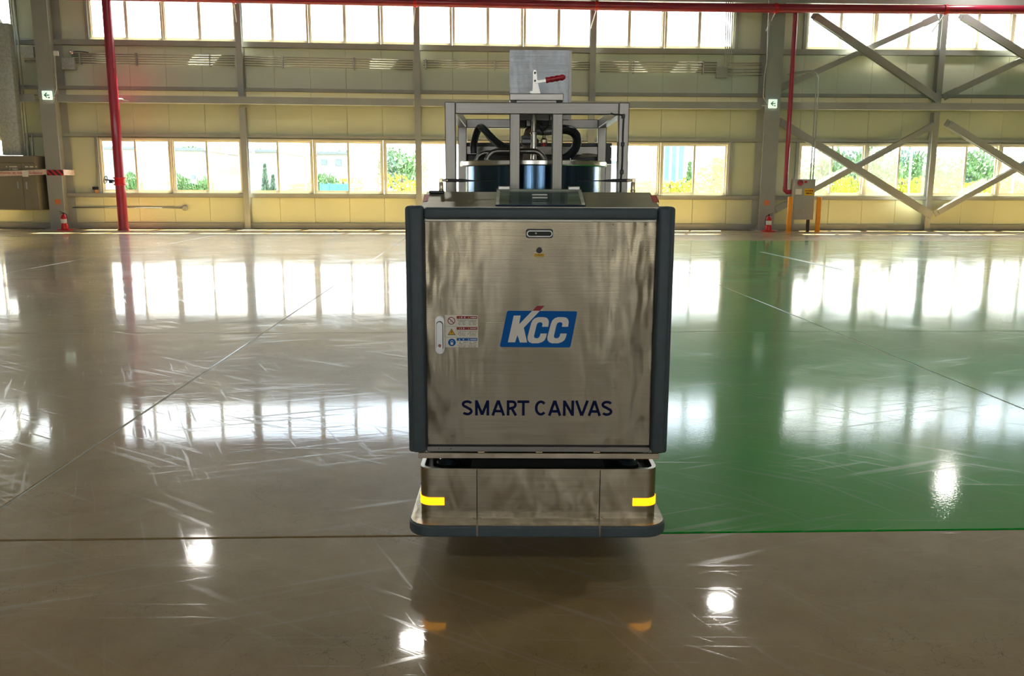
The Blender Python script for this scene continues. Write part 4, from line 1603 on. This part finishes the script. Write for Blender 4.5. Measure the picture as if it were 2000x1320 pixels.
x0, x1, z0, z1 = PX(869.8, 615.5, 933.6, 678.5, VS)
sheet = B().box(x0, x1, VS-.0007, VS+.0003, z0, z1).build('warning_sticker', M_CREAM, robot)
V1 = VS-.0007
rows = [((616, 637.5), M_DARKR), ((637.5, 659), M_DARKR), ((659, 678), M_BLUE)]
for i, ((ya, yb), m_) in enumerate(rows):
    k = i*.6
    hx0, hx1, hz0, hz1 = PX(892, ya+1.2, 932.2, ya+6.3, VS)
    B().box(hx0, hx1, V1-.0003, V1, hz0, hz1).build('sticker_header', m_, sheet)
    bb = B()
    scribble(bb, hx0+.016, hx0+.034, (hz0+hz1)/2, .0050, V1-.0004, gaps=.6, seed=20+i)
    scribble(bb, hx0+.050, hx1-.003, (hz0+hz1)/2, .0042, V1-.0004, gaps=.0, seed=30+i)
    bb.build('header_print', M_WHITE, sheet)
    bb = B()
    for c_ in (hx0+.010, hx0+.044):
        tri(bb, c_, (hz0+hz1)/2, .0030, V1-.0007, V1-.0003)
    bb.build('header_triangle', M_YEL if i < 2 else M_WHITE, sheet)
    bb = B()
    for j in range(4):
        yy = ya+9+j*2.9
        for (a_, b__) in ((893.5, 911), (913.5, 931.5)):
            q0, q1 = rp(a_+(j % 2)*1.5, yy, VS), rp(b__-(j % 2)*1.5, yy, VS)
            scribble(bb, q0[0], q1[0], q0[1], .0026, V1-.0002, gaps=.35, seed=50+i*9+j)
    bb.build('fine_print', mat('grey_fine_print', (.20, .18, .16), .5), sheet)
    bb = B()
    q0, q1 = rp(870.5, yb-.4, VS), rp(933, yb-.4, VS)
    bb.box(q0[0], q1[0], V1-.0002, V1, q0[1]-.0004, q0[1]+.0004)
    for px in (891, 912.3):
        q0, q1 = rp(px, yb-1, VS), rp(px, ya+6.5, VS)
        bb.box(q0[0]-.0003, q0[0]+.0003, V1-.0002, V1, q0[1], q1[1])
    bb.build('sticker_rule', mat('thin_rule_print', (.32, .30, .26), .5), sheet)
cx_, cz_ = rp(881.6, 626.3, VS)
B().lathe((cx_, V1, cz_), [(.0140, 0), (.0140, -.0004)], 32, 'y').build('prohibition_ring', M_DARKR, sheet)
B().lathe((cx_, V1-.0004, cz_), [(.0112, 0), (.0112, -.0003)], 32, 'y').build('prohibition_disc', M_WHITE, sheet)
bb = B()
for j, (du, dz_) in enumerate(((-.004, -.004), (0, .003), (.004, -.001))):
    bb.box(cx_+du-.003, cx_+du+.003, V1-.0009, V1-.0007, cz_+dz_-.001, cz_+dz_+.001)
bb.build('pictogram', mat('grey_pictogram', (.45, .36, .33), .5), sheet)
bb = B()
d_ = Vector((.7071, 0, -.7071)); n_ = Vector((.7071, 0, .7071))
c3 = Vector((cx_, V1-.0010, cz_))
bb.add([c3-d_*.0125-n_*.0014, c3+d_*.0125-n_*.0014, c3+d_*.0125+n_*.0014, c3-d_*.0125+n_*.0014], [(0, 1, 2, 3)])
bb.build('prohibition_bar', M_DARKR, sheet)
cx_, cz_ = rp(882, 648.5, VS)
bb = B(); tri(bb, cx_, cz_, .0142, V1-.0005, V1)
bb.build('warning_triangle_edge', M_BLACK, sheet)
bb = B(); tri(bb, cx_, cz_-.0004, .0112, V1-.0008, V1-.0005)
bb.build('warning_triangle', M_YEL, sheet)
bb = B().prism([(cx_-.001, cz_+.005), (cx_+.002, cz_+.005), (cx_+.0003, cz_+.001), (cx_+.0025, cz_+.001), (cx_-.001, cz_-.006), (cx_, cz_-.001), (cx_-.0022, cz_-.001)], V1-.0011, V1-.0008)
bb.build('bolt_symbol', M_BLACK, sheet)
cx_, cz_ = rp(882.6, 668.6, VS)
B().lathe((cx_, V1, cz_), [(.0140, 0), (.0140, -.0004)], 32, 'y').build('mandatory_disc', M_BLUE, sheet)
bb = B().prism(stadium(cx_-.005, cx_+.005, cz_-.009, cz_+.001, .003), V1-.0008, V1-.0004)
bb.tube([(cx_-.004, V1-.0006, cz_+.001), (cx_-.004, V1-.0006, cz_+.005), (cx_, V1-.0006, cz_+.008), (cx_+.004, V1-.0006, cz_+.006), (cx_+.005, V1-.0006, cz_+.002)], .0011, 5)
bb.build('padlock_symbol', M_WHITE, sheet)


# logo
def LG(u, v):
    return rp(830+u/6.452, 600+v/6.452, VS)


def rounded_poly(pts, r, n=4):
    out = []
    N = len(pts)
    for i in range(N):
        p = Vector(pts[i]); a = (Vector(pts[i-1])-p).normalized(); c = (Vector(pts[(i+1) % N])-p).normalized()
        p1, p2 = p+a*r, p+c*r
        for k in range(n+1):
            t_ = k/n
            out.append(tuple(p1*(1-t_)**2+p*2*t_*(1-t_)+p2*t_**2))
    return out


plate = B().prism([LG(*p) for p in rounded_poly([(1036, 43), (1922, 50), (1832, 507), (942, 500)], 28)], VS-.0008, VS+.0005).build('logo_plate', M_BLUE, robot)
plate['label'] = 'blue slanted KCC logo'
V2 = VS-.0008
K = [(1118, 105), (1206, 103), (1187, 213), (1352, 43), (1448, 43), (1245, 258), (1288, 443), (1196, 443), (1166, 350), (1135, 440), (1045, 440)]
Cc = [(1475, 245), (1553, 245), (1562, 185), (1552, 150), (1528, 130), (1490, 124), (1425, 124), (1385, 138), (1355, 165), (1337, 205), (1292, 375), (1294, 410), (1312, 438), (1350, 453), (1425, 453), (1475, 438), (1508, 412), (1524, 380), (1537, 330), (1456, 330),
      (1447, 366), (1430, 386), (1400, 391), (1378, 382), (1374, 360), (1407, 222), (1420, 198), (1445, 187), (1470, 190), (1482, 206)]


def flat_letters(polys, name, m_, parent, v0, v1):
    bb = B()
    for poly in polys:
        pts = [Vector((p[0], 0, p[1])) for p in poly]
        from mathutils.geometry import tessellate_polygon
        tris = tessellate_polygon([pts])
        n = len(pts)
        vs = [(p.x, v0, p.z) for p in pts]+[(p.x, v1, p.z) for p in pts]
        bb.add(vs, [tuple(t_) for t_ in tris]+[(i, i+n, (i+1) % n+n, (i+1) % n) for i in range(n)])
    return bb.build(name, m_, parent)


for nm, poly in (('letter_k', K), ('letter_c', Cc), ('letter_c', [(a+250, b_) for a, b_ in Cc])):
    flat_letters([[LG(*p) for p in poly]], nm, M_LOGOW, plate, V2-.0006, V2)
flat_letters([[rp(1048.6, 597.2, VS), rp(1063.2, 597.2, VS), rp(1054.9, 606.6, VS), rp(1040.2, 606.6, VS)]], 'logo_tip', M_LOGOR, plate, V2-.0006, V2+.0008)

# lettering
def ribbon(bb, pts, t, v0, v1):
    """flat stroke of width t along pts in the x-z plane"""
    P = [Vector(p) for p in pts]
    n = len(P)
    vs = []
    for i, p in enumerate(P):
        d0 = (P[i]-P[i-1]).normalized() if i else (P[1]-P[0]).normalized()
        d1 = (P[i+1]-P[i]).normalized() if i < n-1 else d0
        d = (d0+d1).normalized()
        nr = Vector((-d.y, d.x))
        k = t/2/max(.5, nr.dot(Vector((-d0.y, d0.x))))
        for s_ in (1, -1):
            q = p+nr*k*s_
            vs += [(q.x, v0, q.y), (q.x, v1, q.y)]
    fs = []
    for i in range(n-1):
        a, c = 4*i, 4*i+4
        fs += [(a, a+2, c+2, c), (a+1, c+1, c+3, a+3), (a, c, c+1, a+1), (a+2, a+3, c+3, c+2)]
    fs += [(0, 1, 3, 2), (4*n-4, 4*n-2, 4*n-1, 4*n-3)]
    bb.add(vs, fs)


def arc(cx_, cz_, rx, rz_, a0, a1, n=10):
    return [(cx_+rx*math.cos(math.radians(a0+(a1-a0)*k/n)), cz_+rz_*math.sin(math.radians(a0+(a1-a0)*k/n))) for k in range(n+1)]


h_ = .085   # half stroke, unit cap height 1, unit width 1 (strokes drawn in 0..w)
def glyph(ch, w):
    m = h_
    if ch == 'S':
        top = arc(w/2, .74-.0, w/2-m, .26-m+.0, 20, 180, 12)
        a = [(w/2+(w/2-m)*math.cos(math.radians(d)), .735+(.265-m)*math.sin(math.radians(d))) for d in range(22, 271, 12)]
        c = [(w/2+(w/2-m)*math.cos(math.radians(d)), .275+(.275-m)*math.sin(math.radians(d))) for d in range(90, -159, -12)]
        a = a[:-3]+[(w*.40, .555), (w*.60, .475)]
        return [a+c[2:]]
    if ch == 'C':
        return [[(w/2+(w/2-m)*math.cos(math.radians(d))*1.0, .5+(.5-m)*math.sin(math.radians(d))) for d in range(42, 319, 12)]]
    if ch == 'M':
        return [[(m, 0), (m, 1)], [(w-m, 0), (w-m, 1)], [(m*1.05, .96), (w/2, .05)], [(w-m*1.05, .96), (w/2, .05)]]
    if ch == 'A':
        return [[(m*.95, 0), (w/2-m*.1, .99)], [(w-m*.95, 0), (w/2+m*.1, .99)], [(w*.24, .29), (w*.76, .29)]]
    if ch == 'V':
        return [[(m*.95, 1), (w/2-m*.1, .01)], [(w-m*.95, 1), (w/2+m*.1, .01)]]
    if ch == 'N':
        return [[(m, 0), (m, 1)], [(w-m, 0), (w-m, 1)], [(m*1.1, .95), (w-m*1.1, .05)]]
    if ch == 'T':
        return [[(0, 1-m), (w, 1-m)], [(w/2, 0), (w/2, 1-m)]]
    if ch == 'R':
        r_ = [(m, 1-m), (w*.55, 1-m)]+[(w*.56+(w*.44-m)*math.cos(math.radians(d)), .715+(.285-m)*math.sin(math.radians(d))) for d in range(90, -91, -15)]+[(m, .505-m)]
        return [[(m, 0), (m, 1)], r_, [(w*.52, .46), (w-m*.6, 0)]]


spans = [('S', 436, 512), ('M', 529, 627), ('A', 643, 738), ('R', 750, 819), ('T', 824, 907), ('C', 946, 1030), ('A', 1038, 1131), ('N', 1142, 1219), ('V', 1226, 1321), ('A', 1315, 1408), ('S', 1410, 1487)]
x0, x1, z0, z1 = PX(902, 782.5, 1196.5, 811, VS)
H_ = z1-z0
for ch, a_, b_ in spans:
    u0 = x0+(x1-x0)*(a_-436)/(1487-436)
    wd = (b_-a_)/(1487-436)*(x1-x0)/H_
    bb = B()
    for k, pl_ in enumerate(glyph(ch, wd)):
        ribbon(bb, [(u0+p[0]*H_, z0+p[1]*H_) for p in pl_], 2*h_*H_, VS-.0007-.00004*k, VS+.0002)
    bb.build('letter_'+ch.lower(), M_NAVY, robot)

# sloped top cover
VT0, VT1 = VP+.05, VP+.29
fz = rp(1050, 404.5, VT0)[1]
rz = rp(1050, 375, VT1)[1]
tl, tr = rp(820, 404, VT0)[0], rp(1291, 404, VT0)[0]
B().prismx([(VT0, zp1-.06), (VT0, fz), (VT1, rz), (VT1, zp1-.06)], tl+.003, tr-.003).build('top_cover', steel('satin_cover_steel', (.62, .61, .53), .42), robot)
for px_list in ([(825.5, 394), (834.5, 394), (838.5, 380.5), (829, 380.5)], [(1275, 396), (1288, 396), (1282, 382.5), (1270, 382.5)]):
    bb = B()
    vs = []
    for px, py in px_list:
        # point of the sloping cover under this pixel
        d = F0+R0*((px-1000)/FPX)-U0*((py-660)/FPX)
        sl = (rz-fz)/(VT1-VT0)
        t_ = (fz-sl*VT0-CAMZ)/(d.z-sl*d.y)
        p = Vector((0, 0, CAMZ))+d*t_
        vs.append(p+Vector((0, 0, .0015)))
    bb.add(vs, [(0, 1, 2, 3)])
    o = bb.build('red_sticker', mat('red_sticker_print', (.55, .05, .04), .4), robot)
    bb = B()
    for k in (.25, .5, .75):
        a = vs[0].lerp(vs[3], k); c = vs[1].lerp(vs[2], k)
        p_, q_ = a.lerp(c, .22), a.lerp(c, .78)
        d_ = (vs[3]-vs[0]).normalized()*.006
        up = Vector((0, 0, .0008))
        bb.add([p_+up, q_+up, q_+d_+up, p_+d_+up], [(0, 1, 2, 3)])
    bb.build('sticker_print', mat('pink_print', (.75, .35, .30), .5), o)

# touch screen under an acrylic lid
S0, S1 = VP+.085, VP+.27
za_, zb_ = rp(1055, 399, S0)[1], rp(1055, 373.0, S1)[1]


def slab(u0a, u1a, u0b, u1b, v0, z0_, v1, z1_, th):
    vs = [(u0a, v0, z0_), (u1a, v0, z0_), (u1b, v1, z1_), (u0b, v1, z1_), (u0a, v0, z0_-th), (u1a, v0, z0_-th), (u1b, v1, z1_-th), (u0b, v1, z1_-th)]
    return B().add(vs, [(0, 1, 2, 3), (7, 6, 5, 4), (0, 4, 5, 1), (1, 5, 6, 2), (2, 6, 7, 3), (3, 7, 4, 0)])


sa, sb_ = rp(970, 400, S0)[0], rp(1141, 400, S0)[0]
lid = slab(sa, sb_, sa, sb_, S0, za_, S1, zb_, .004).build('touch_screen', mat('reflection_tinted_screen', (.14, .20, .22), .05, spec=1.0, coat=1), robot)  # dark screen glass; its pale blue grey reflection is put into the base colour
fl, fr_ = sa-.003, sb_+.003
B().box(fl, fr_, S0-.012, S0-.002, za_-.016, za_-.006, .001).build('screen_bezel', M_CREAM, robot)
slab(fl, fl+.012, fl, fl+.012, S0, za_+.002, S1, zb_+.003, .012).build('screen_bezel', M_CREAM, robot)
slab(fr_-.012, fr_, fr_-.012, fr_, S0, za_+.002, S1, zb_+.003, .012).build('screen_bezel', M_CREAM, robot)
B().box(fl, fr_, S1, S1+.010, zb_-.006, zb_+.006, .001).build('screen_bezel', M_CREAM, robot)
slab(fl-.002, fr_+.002, fl-.002, fr_+.002, S0-.014, za_-.003, S1, zb_+.010, .003).build('acrylic_lid', glassy('acrylic', (.93, .97, .95), 0, .14), robot)
B().box(fl-.001, fr_+.001, S0-.019, S0-.014, za_-.008, za_-.002).build('lid_edge', M_NAVY, robot)
for xx_ in (fl+.028, fr_-.028):
    B().box(xx_-.022, xx_+.022, S1-.01, S1+.018, zb_+.004, zb_+.018, .002).build('lid_hinge', M_HANDLE, robot)
xh = rp(1055, 392, S0)[0]
slp = (zb_-za_)/(S1-S0)
for vv in (S0+.035, S0+.075):
    zz = za_+slp*(vv-S0)+.012
    B().box(xh-.028, xh+.028, vv-.006, vv+.006, zz, zz+.005, .001).build('lid_grip', M_WHITE, robot)

# tubular frame
V3 = 3.60
V4 = 4.46
T = .0435
HT = T/2
ztop = rp(1050, 199.5, V3)[1]
deck = zb1+.045
fposts = [rp((a+c)/2, 300, V3)[0] for a, c in ((870, 889.5), (996, 1015), (1078.5, 1098.5), (1207.5, 1226.5))]
for x in (fposts[0], fposts[3]):
    B().box(x-HT, x+HT, V3, V3+T, deck, ztop, .003).build('frame_post', M_SSD, robot)
for x in fposts[1:3]:
    B().box(x-HT, x+HT, V3+.001, V3+T-.001, deck, ztop-T-.003, .003).build('frame_post', M_SSD, robot)
B().box(fposts[0]+HT, fposts[3]-HT, V3+.001, V3+T, ztop-.048, ztop-.001, .003).build('frame_beam', M_SSH, robot)
for x in (fposts[0], fposts[3]):
    B().box(x-HT, x+HT, V4, V4+T, deck, ztop, .003).build('frame_post', M_SSD, robot)
    B().box(x-HT, x+HT, V3+T, V4, ztop-T, ztop-.001, .003).build('frame_beam', M_SSD, robot)
B().box(fposts[0]+HT, fposts[3]-HT, V4+.001, V4+T, ztop-.046, ztop-.001, .003).build('frame_beam', M_SSH, robot)
zm = rp(1050, 285.5, V4)[1]
B().box(fposts[0]+HT, fposts[3]-HT, V4+.001, V4+T, zm-T, zm, .003).build('frame_beam', M_SSH, robot)
# rear control box plates
zq1, zq0 = rp(1050, 279, V4+.06)[1], rp(1050, 320, V4+.06)[1]
B().box(fposts[0]-.005, fposts[3]+HT+.035, V4+.055, V4+.065, zq0, zq1).build('rear_plate', M_BLACK, robot)
for py in (286, 311):
    x, z = rp(1194, py, V4+.055)
    B().lathe((x, V4+.055, z), [(.006, 0), (.005, -.004)], 10, 'y').build('bolt', M_SILV, robot)
B().box(fposts[3]-HT-.005, fposts[3]+HT+.035, V4+.056, V4+.064, deck, zq0-.002).build('rear_side_sheet', M_SSH, robot)

# tank
VC = 4.03
tx = rp(1041.5, 320, VC)[0]
tzr = rp(1041, 325.5, VC)[1]
B().lathe((tx, VC, 0), [(.315, deck), (.315, tzr-.002)], 64).build('mixing_tank', M_TANK, robot)
B().lathe((tx, VC, 0), [(.338, tzr-.002), (.342, tzr+.002), (.342, tzr+.018), (.338, tzr+.022), (.05, tzr+.03)], 64).build('tank_lid', M_SILV, robot)
lidz = tzr+.024


def bow(xa, xb, zt_, v, r=.0125, rc=.05):
    pts = [(xa, v, lidz-.005)]
    for k in range(7):
        a = PI-PI/2*k/6
        pts.append((xa+rc+rc*math.cos(a), v, zt_-r-rc+rc*math.sin(a)))
    for k in range(7):
        a = PI/2-PI/2*k/6
        pts.append((xb-rc+rc*math.cos(a), v, zt_-r-rc+rc*math.sin(a)))
    pts.append((xb, v, lidz-.005))
    return B().tube(pts, r, 12)


bow(rp(950.5, 300, 3.86)[0], rp(1064, 300, 3.86)[0], rp(1000, 289.5, 3.86)[1], 3.86).build('lid_handle', M_SSH, robot)
bow(rp(929.5, 300, 4.06)[0], rp(1040, 300, 4.06)[0], rp(1000, 293.5, 4.06)[1], 4.06, .012).build('lid_handle', M_SSH, robot)
# mixer drive
MV = 4.05
B().box(*[rp(1026, 230, MV)[0], rp(1078, 230, MV)[0]], MV-.03, MV+.06, rp(1050, 250, MV)[1], ztop-.005, .004).build('mixer_gearbox', M_PAINT, robot)
B().box(rp(1015, 230, MV-.03)[0], rp(1027.5, 230, MV-.03)[0], MV-.05, MV+.04, rp(1050, 249, MV-.03)[1], ztop-.004, .003).build('motor_block', M_BLACK, robot)
B().box(rp(1028, 230, MV-.05)[0], rp(1036, 230, MV-.05)[0], MV-.06, MV-.03, rp(1050, 247, MV-.05)[1], ztop-.01, .002).build('terminal_box', M_HANDLE, robot)
B().box(rp(1057, 230, MV-.04)[0], rp(1079, 230, MV-.04)[0], MV-.05, MV-.03, rp(1050, 246, MV-.04)[1], ztop-.01, .002).build('dark_cover', M_DARKM, robot)
xr_ = rp(1042.5, 260, 3.92)[0]
B().tube([(xr_, 3.92, rp(1042, 263, 3.92)[1]), (xr_, 3.92, ztop-.008)], .0105, 14).build('piston_rod', M_SILV, robot)
B().lathe((xr_, 3.92, 0), [(.0135, lidz), (.0135, rp(1042, 262, 3.92)[1]), (.017, rp(1042, 261.5, 3.92)[1]), (.017, rp(1042, 258.5, 3.92)[1]), (.012, rp(1042, 257, 3.92)[1])], 18).build('cylinder_barrel', M_SILV, robot)
# pipe elbow and valve flange
ex = [rp(1029, 280, 4.02)[0], rp(1029, 262, 4.02)[1]]
B().tube([(ex[0], 4.02, lidz-.005), (ex[0], 4.02, ex[1]-.01), (ex[0]+.006, 4.02, ex[1]+.012), (ex[0]+.022, 4.02, ex[1]+.022), (ex[0]+.055, 4.02, ex[1]+.022)], .018, 14).build('pipe_elbow', mat('tan_cast_pipe', (.24, .20, .16), .5, metal=.4), robot)
z = rp(1029, 268, 4.02)[1]
B().lathe((ex[0], 4.02, z), [(.030, -.006), (.030, .004), (.02, .008)], 20).build('pipe_flange', M_HOSEG, robot)
zz0, zz1 = rp(1045, 283, 4.0)[1], rp(1045, 270, 4.0)[1]
B().box(rp(1017, 275, 4.0)[0], rp(1052, 275, 4.0)[0], 3.97, 4.05, zz0, zz1, .008).build('valve_block', M_HOSEG, robot)
B().tube([R3(1045, 255, 4.0), R3(1062, 257, 4.0), R3(1082, 255, 4.0)], .019, 14).build('suction_pipe', M_HOSEG, robot)


def spline(pts, n=8):
    out = []
    P = [Vector(p) for p in pts]
    P = [P[0]*2-P[1]]+P+[P[-1]*2-P[-2]]
    for i in range(1, len(P)-2):
        for k in range(n):
            t_ = k/n
            a, b_, c, d = P[i-1], P[i], P[i+1], P[i+2]
            out.append(.5*((2*b_)+(-a+c)*t_+(2*a-5*b_+4*c-d)*t_*t_+(-a+3*b_-3*c+d)*t_**3))
    out.append(P[-2])
    return out


def hose(pts, r, name='rubber_hose', m_=M_HOSE, rib=True):
    sp = spline(pts)
    rr = [r*(1.0+(.04 if k % 2 else -.02) if rib else 1) for k in range(len(sp))]
    return B().tube(sp, rr, 12).build(name, m_, robot)


hose([R3(1081, 255, 4.0), R3(1100, 252.5, 4.0), R3(1118, 257, 4.02), R3(1127, 270, 4.04), R3(1124, 288, 4.06), R3(1112, 303, 4.08), R3(1096, 311, 4.1), R3(1076, 316, 4.12)], .021)
hose([R3(1108, 248, 4.15), R3(1122, 256, 4.15), R3(1132, 272, 4.16), R3(1128, 290, 4.18), R3(1112, 308, 4.2), R3(1096, 317, 4.2)], .007, rib=False)
hose([R3(925, 300, 4.22), R3(925, 283, 4.22), R3(930, 262, 4.2), R3(938, 249, 4.18), R3(948, 255, 4.16), R3(958, 268, 4.12), R3(972, 280, 4.08), R3(990, 290, 4.04), R3(1008, 296, 4.0)], .0175)
hose([R3(935, 247, 4.13), R3(944, 249, 4.10), R3(958, 262, 4.06), R3(975, 278, 4.02), R3(998, 290, 3.98)], .010, rib=False)
hose([R3(938, 252, 4.09), R3(948, 261, 4.06), R3(960, 273, 4.03), R3(974, 285, 3.99), R3(992, 293, 3.96)], .007, rib=False)
# sensor with red cap
sx_, sz_ = rp(1062.5, 275, 3.95)
B().lathe((sx_, 3.95, 0), [(.010, rp(1062, 280, 3.95)[1]), (.016, rp(1062, 279, 3.95)[1]), (.016, rp(1062, 273, 3.95)[1]), (.009, rp(1062, 270, 3.95)[1]), (.007, rp(1062, 264, 3.95)[1])], 14).build('sensor_body', M_BRASS, robot)
o = B().lathe((sx_, 3.95, 0), [(.010, rp(1062, 286, 3.95)[1]), (.010, rp(1062, 279.8, 3.95)[1])], 14).build('sensor_cap', M_REDB, robot)
o['label'] = 'small red sensor cap'
hose([R3(1062.5, 265, 3.95), R3(1060, 258, 3.94), R3(1054, 250, 3.93), R3(1053, 243, 3.93), R3(1057, 241, 3.93), R3(1061, 247, 3.93), R3(1061, 255, 3.93), R3(1068, 248, 3.94), R3(1073, 236, 3.95), R3(1073, 222, 3.96)], .003, 'sensor_cable', M_BLACK, False)
# lid clamp lever
B().tube([R3(1131, 306, 4.0), R3(1138, 303.5, 4.0), R3(1150, 303, 4.0), R3(1166, 303.5, 4.0)], [.002, .009, .009, .006], 8).build('lid_clamp', M_SILV, robot)
B().tube([R3(1088, 222, 4.1), R3(1110, 222, 4.1), R3(1115, 219, 4.1)], .006, 8).build('guide_bar', M_SILV, robot)
hose([R3(1104, 312, 3.9), R3(1109, 317, 3.9), R3(1114, 316, 3.9), R3(1114, 309, 3.9)], .002, 'retaining_wire', M_SILV, False)

# top plate and toggle clamp
V5 = 3.98
x0, x1, z0, z1 = PX(995, 98, 1117, 215, V5)
B().box(x0, x1-.012, V5, V5+.003, ztop-.044, z1).build('upright_plate', steel('upright_plate_steel', (.21, .222, .228), .25, wave=.01), robot)
B().box(x1-.012, x1, V5-.004, V5+.02, ztop-.044, z1-.002).build('plate_edge', M_SSD, robot)
B().box(x0, x1, V5-.02, V5+.025, ztop-.040, ztop-.002).build('plate_foot', M_SSH, robot)
for x in fposts[1:3]:
    B().box(x-.012, x+.012, V3+T, V5-.02, ztop-.03, ztop-.004).build('plate_bracket', M_SSD, robot)
x0, x1, z0, z1 = PX(995, 182.5, 1101, 196, V3)
B().box(x0, x1, V3, V3+.10, z0, z1, .003).build('clamp_base', steel('clamp_plate_steel', (.42, .41, .38), .35), robot)
B().box(x0+.03, x1-.03, V3+.006, V3+.09, ztop-.001, z0).build('clamp_spacer', M_SSH, robot)
ct = z1
cv = V3+.035
pts = [rp(1037.5, 183, cv), rp(1055.5, 183, cv), rp(1049.5, 160, cv), rp(1048, 140, cv), rp(1045.8, 137, cv), rp(1043, 137, cv), rp(1041, 140, cv), rp(1041, 160, cv), rp(1040, 178, cv)]
clamp = B().prism([(p[0], p[1]) for p in pts], cv-.004, cv+.004).build('toggle_clamp', M_SILV, robot)
B().prism([rp(1045, 156, cv), rp(1053, 157.5, cv), rp(1066, 155, cv), rp(1066.5, 160, cv), rp(1054, 162, cv), rp(1046, 163, cv)], cv-.009, cv-.004).build('clamp_lever', M_SILV, clamp)
hp = [R3(1065.5, 156.5, cv-.006), R3(1070, 155.5, cv-.006)]
pts, rad = [], []
for k in range(21):
    f = k/20
    pts.append(R3(1066+f*38.5, 156.8-f*6.6, cv-.006))
    rad.append((.0115+.0012*math.sin(f*PI*8))*(1 if f < .93 else (.85 if f < .98 else .5)))
B().tube(pts, rad, 14).build('red_grip', mat('red_vinyl_grip', (.55, .02, .04), .25, coat=.4), clamp)
for px, py in ((1045, 142), (1045, 157.5)):
    x, z = rp(px, py, cv-.01)
    B().lathe((x, cv-.004, z), [(.004, 0), (.004, -.008)], 10, 'y').build('pivot_pin', M_DARKM, clamp)
x, z = rp(1037.5, 180, cv)
B().lathe((x, cv, z), [(.005, .004), (.005, -.006)], 10, 'y').build('base_screw', M_SILV, clamp)

# antennas with elbow connectors
for s_, bx, ex_, tipx in ((1, 862, 875, 972), (-1, 1236, 1224, 1128)):
    va = 3.32
    base = R3(bx, 376, va)
    base.z = rz-.004
    el = R3(bx-s_*1, 352, va)
    t_o = B().lathe((base.x, va, base.z), [(.010, 0), (.010, .012), (.0085, .014), (.0085, el.z-base.z-.01), (.006, el.z-base.z-.006)], 14).build('antenna_connector', M_BRASS, robot)
    B().box(el.x-.007, el.x+.007, va-.007, va+.007, el.z-.009, el.z+.007, .002).build('elbow_block', M_BRASS, robot)
    B().tube([el, R3(ex_-s_*6, 352, va), R3(ex_, 352.5, va)], [.004, .006, .0075], 12).build('antenna_nut', M_BRASS, robot)
    L_ = abs(tipx-ex_)
    B().tube([R3(ex_, 352.4, va), R3(ex_+s_*L_*.30, 352.6, va), R3(ex_+s_*L_*.32, 352.7, va), R3(ex_+s_*L_*.55, 353, va), R3(tipx, 353.2, va)], [.0062, .0062, .0052, .0022, .0012], 12).build('whip_antenna', M_BLACK, robot)
B().box(rp(841, 370, 3.33)[0], rp(869, 370, 3.33)[0], 3.27, 3.31, rz-.006, rz+.004, .002).build('antenna_bracket', M_DARKM, robot)
# cable down the right post
hose([R3(1193, 221, V3-.004), R3(1200, 223.5, V3-.006), R3(1210, 224, V3-.006), R3(1217.5, 227, V3-.006), R3(1217.5, 245, V3-.006), R3(1216.5, 280, V3-.006), R3(1215.5, 320, V3-.006), R3(1213, 350, V3-.006), R3(1212, 384, V3-.006)], .0035, 'cable', M_BLACK, False)
for px, py in ((1217.5, 227), (1216.5, 282), (1214.5, 336)):
    x, z = rp(px, py, V3-.006)
    B().box(x-.007, x+.007, V3-.011, V3, z-.009, z+.009, .002).build('cable_clip', M_BLACK, robot)
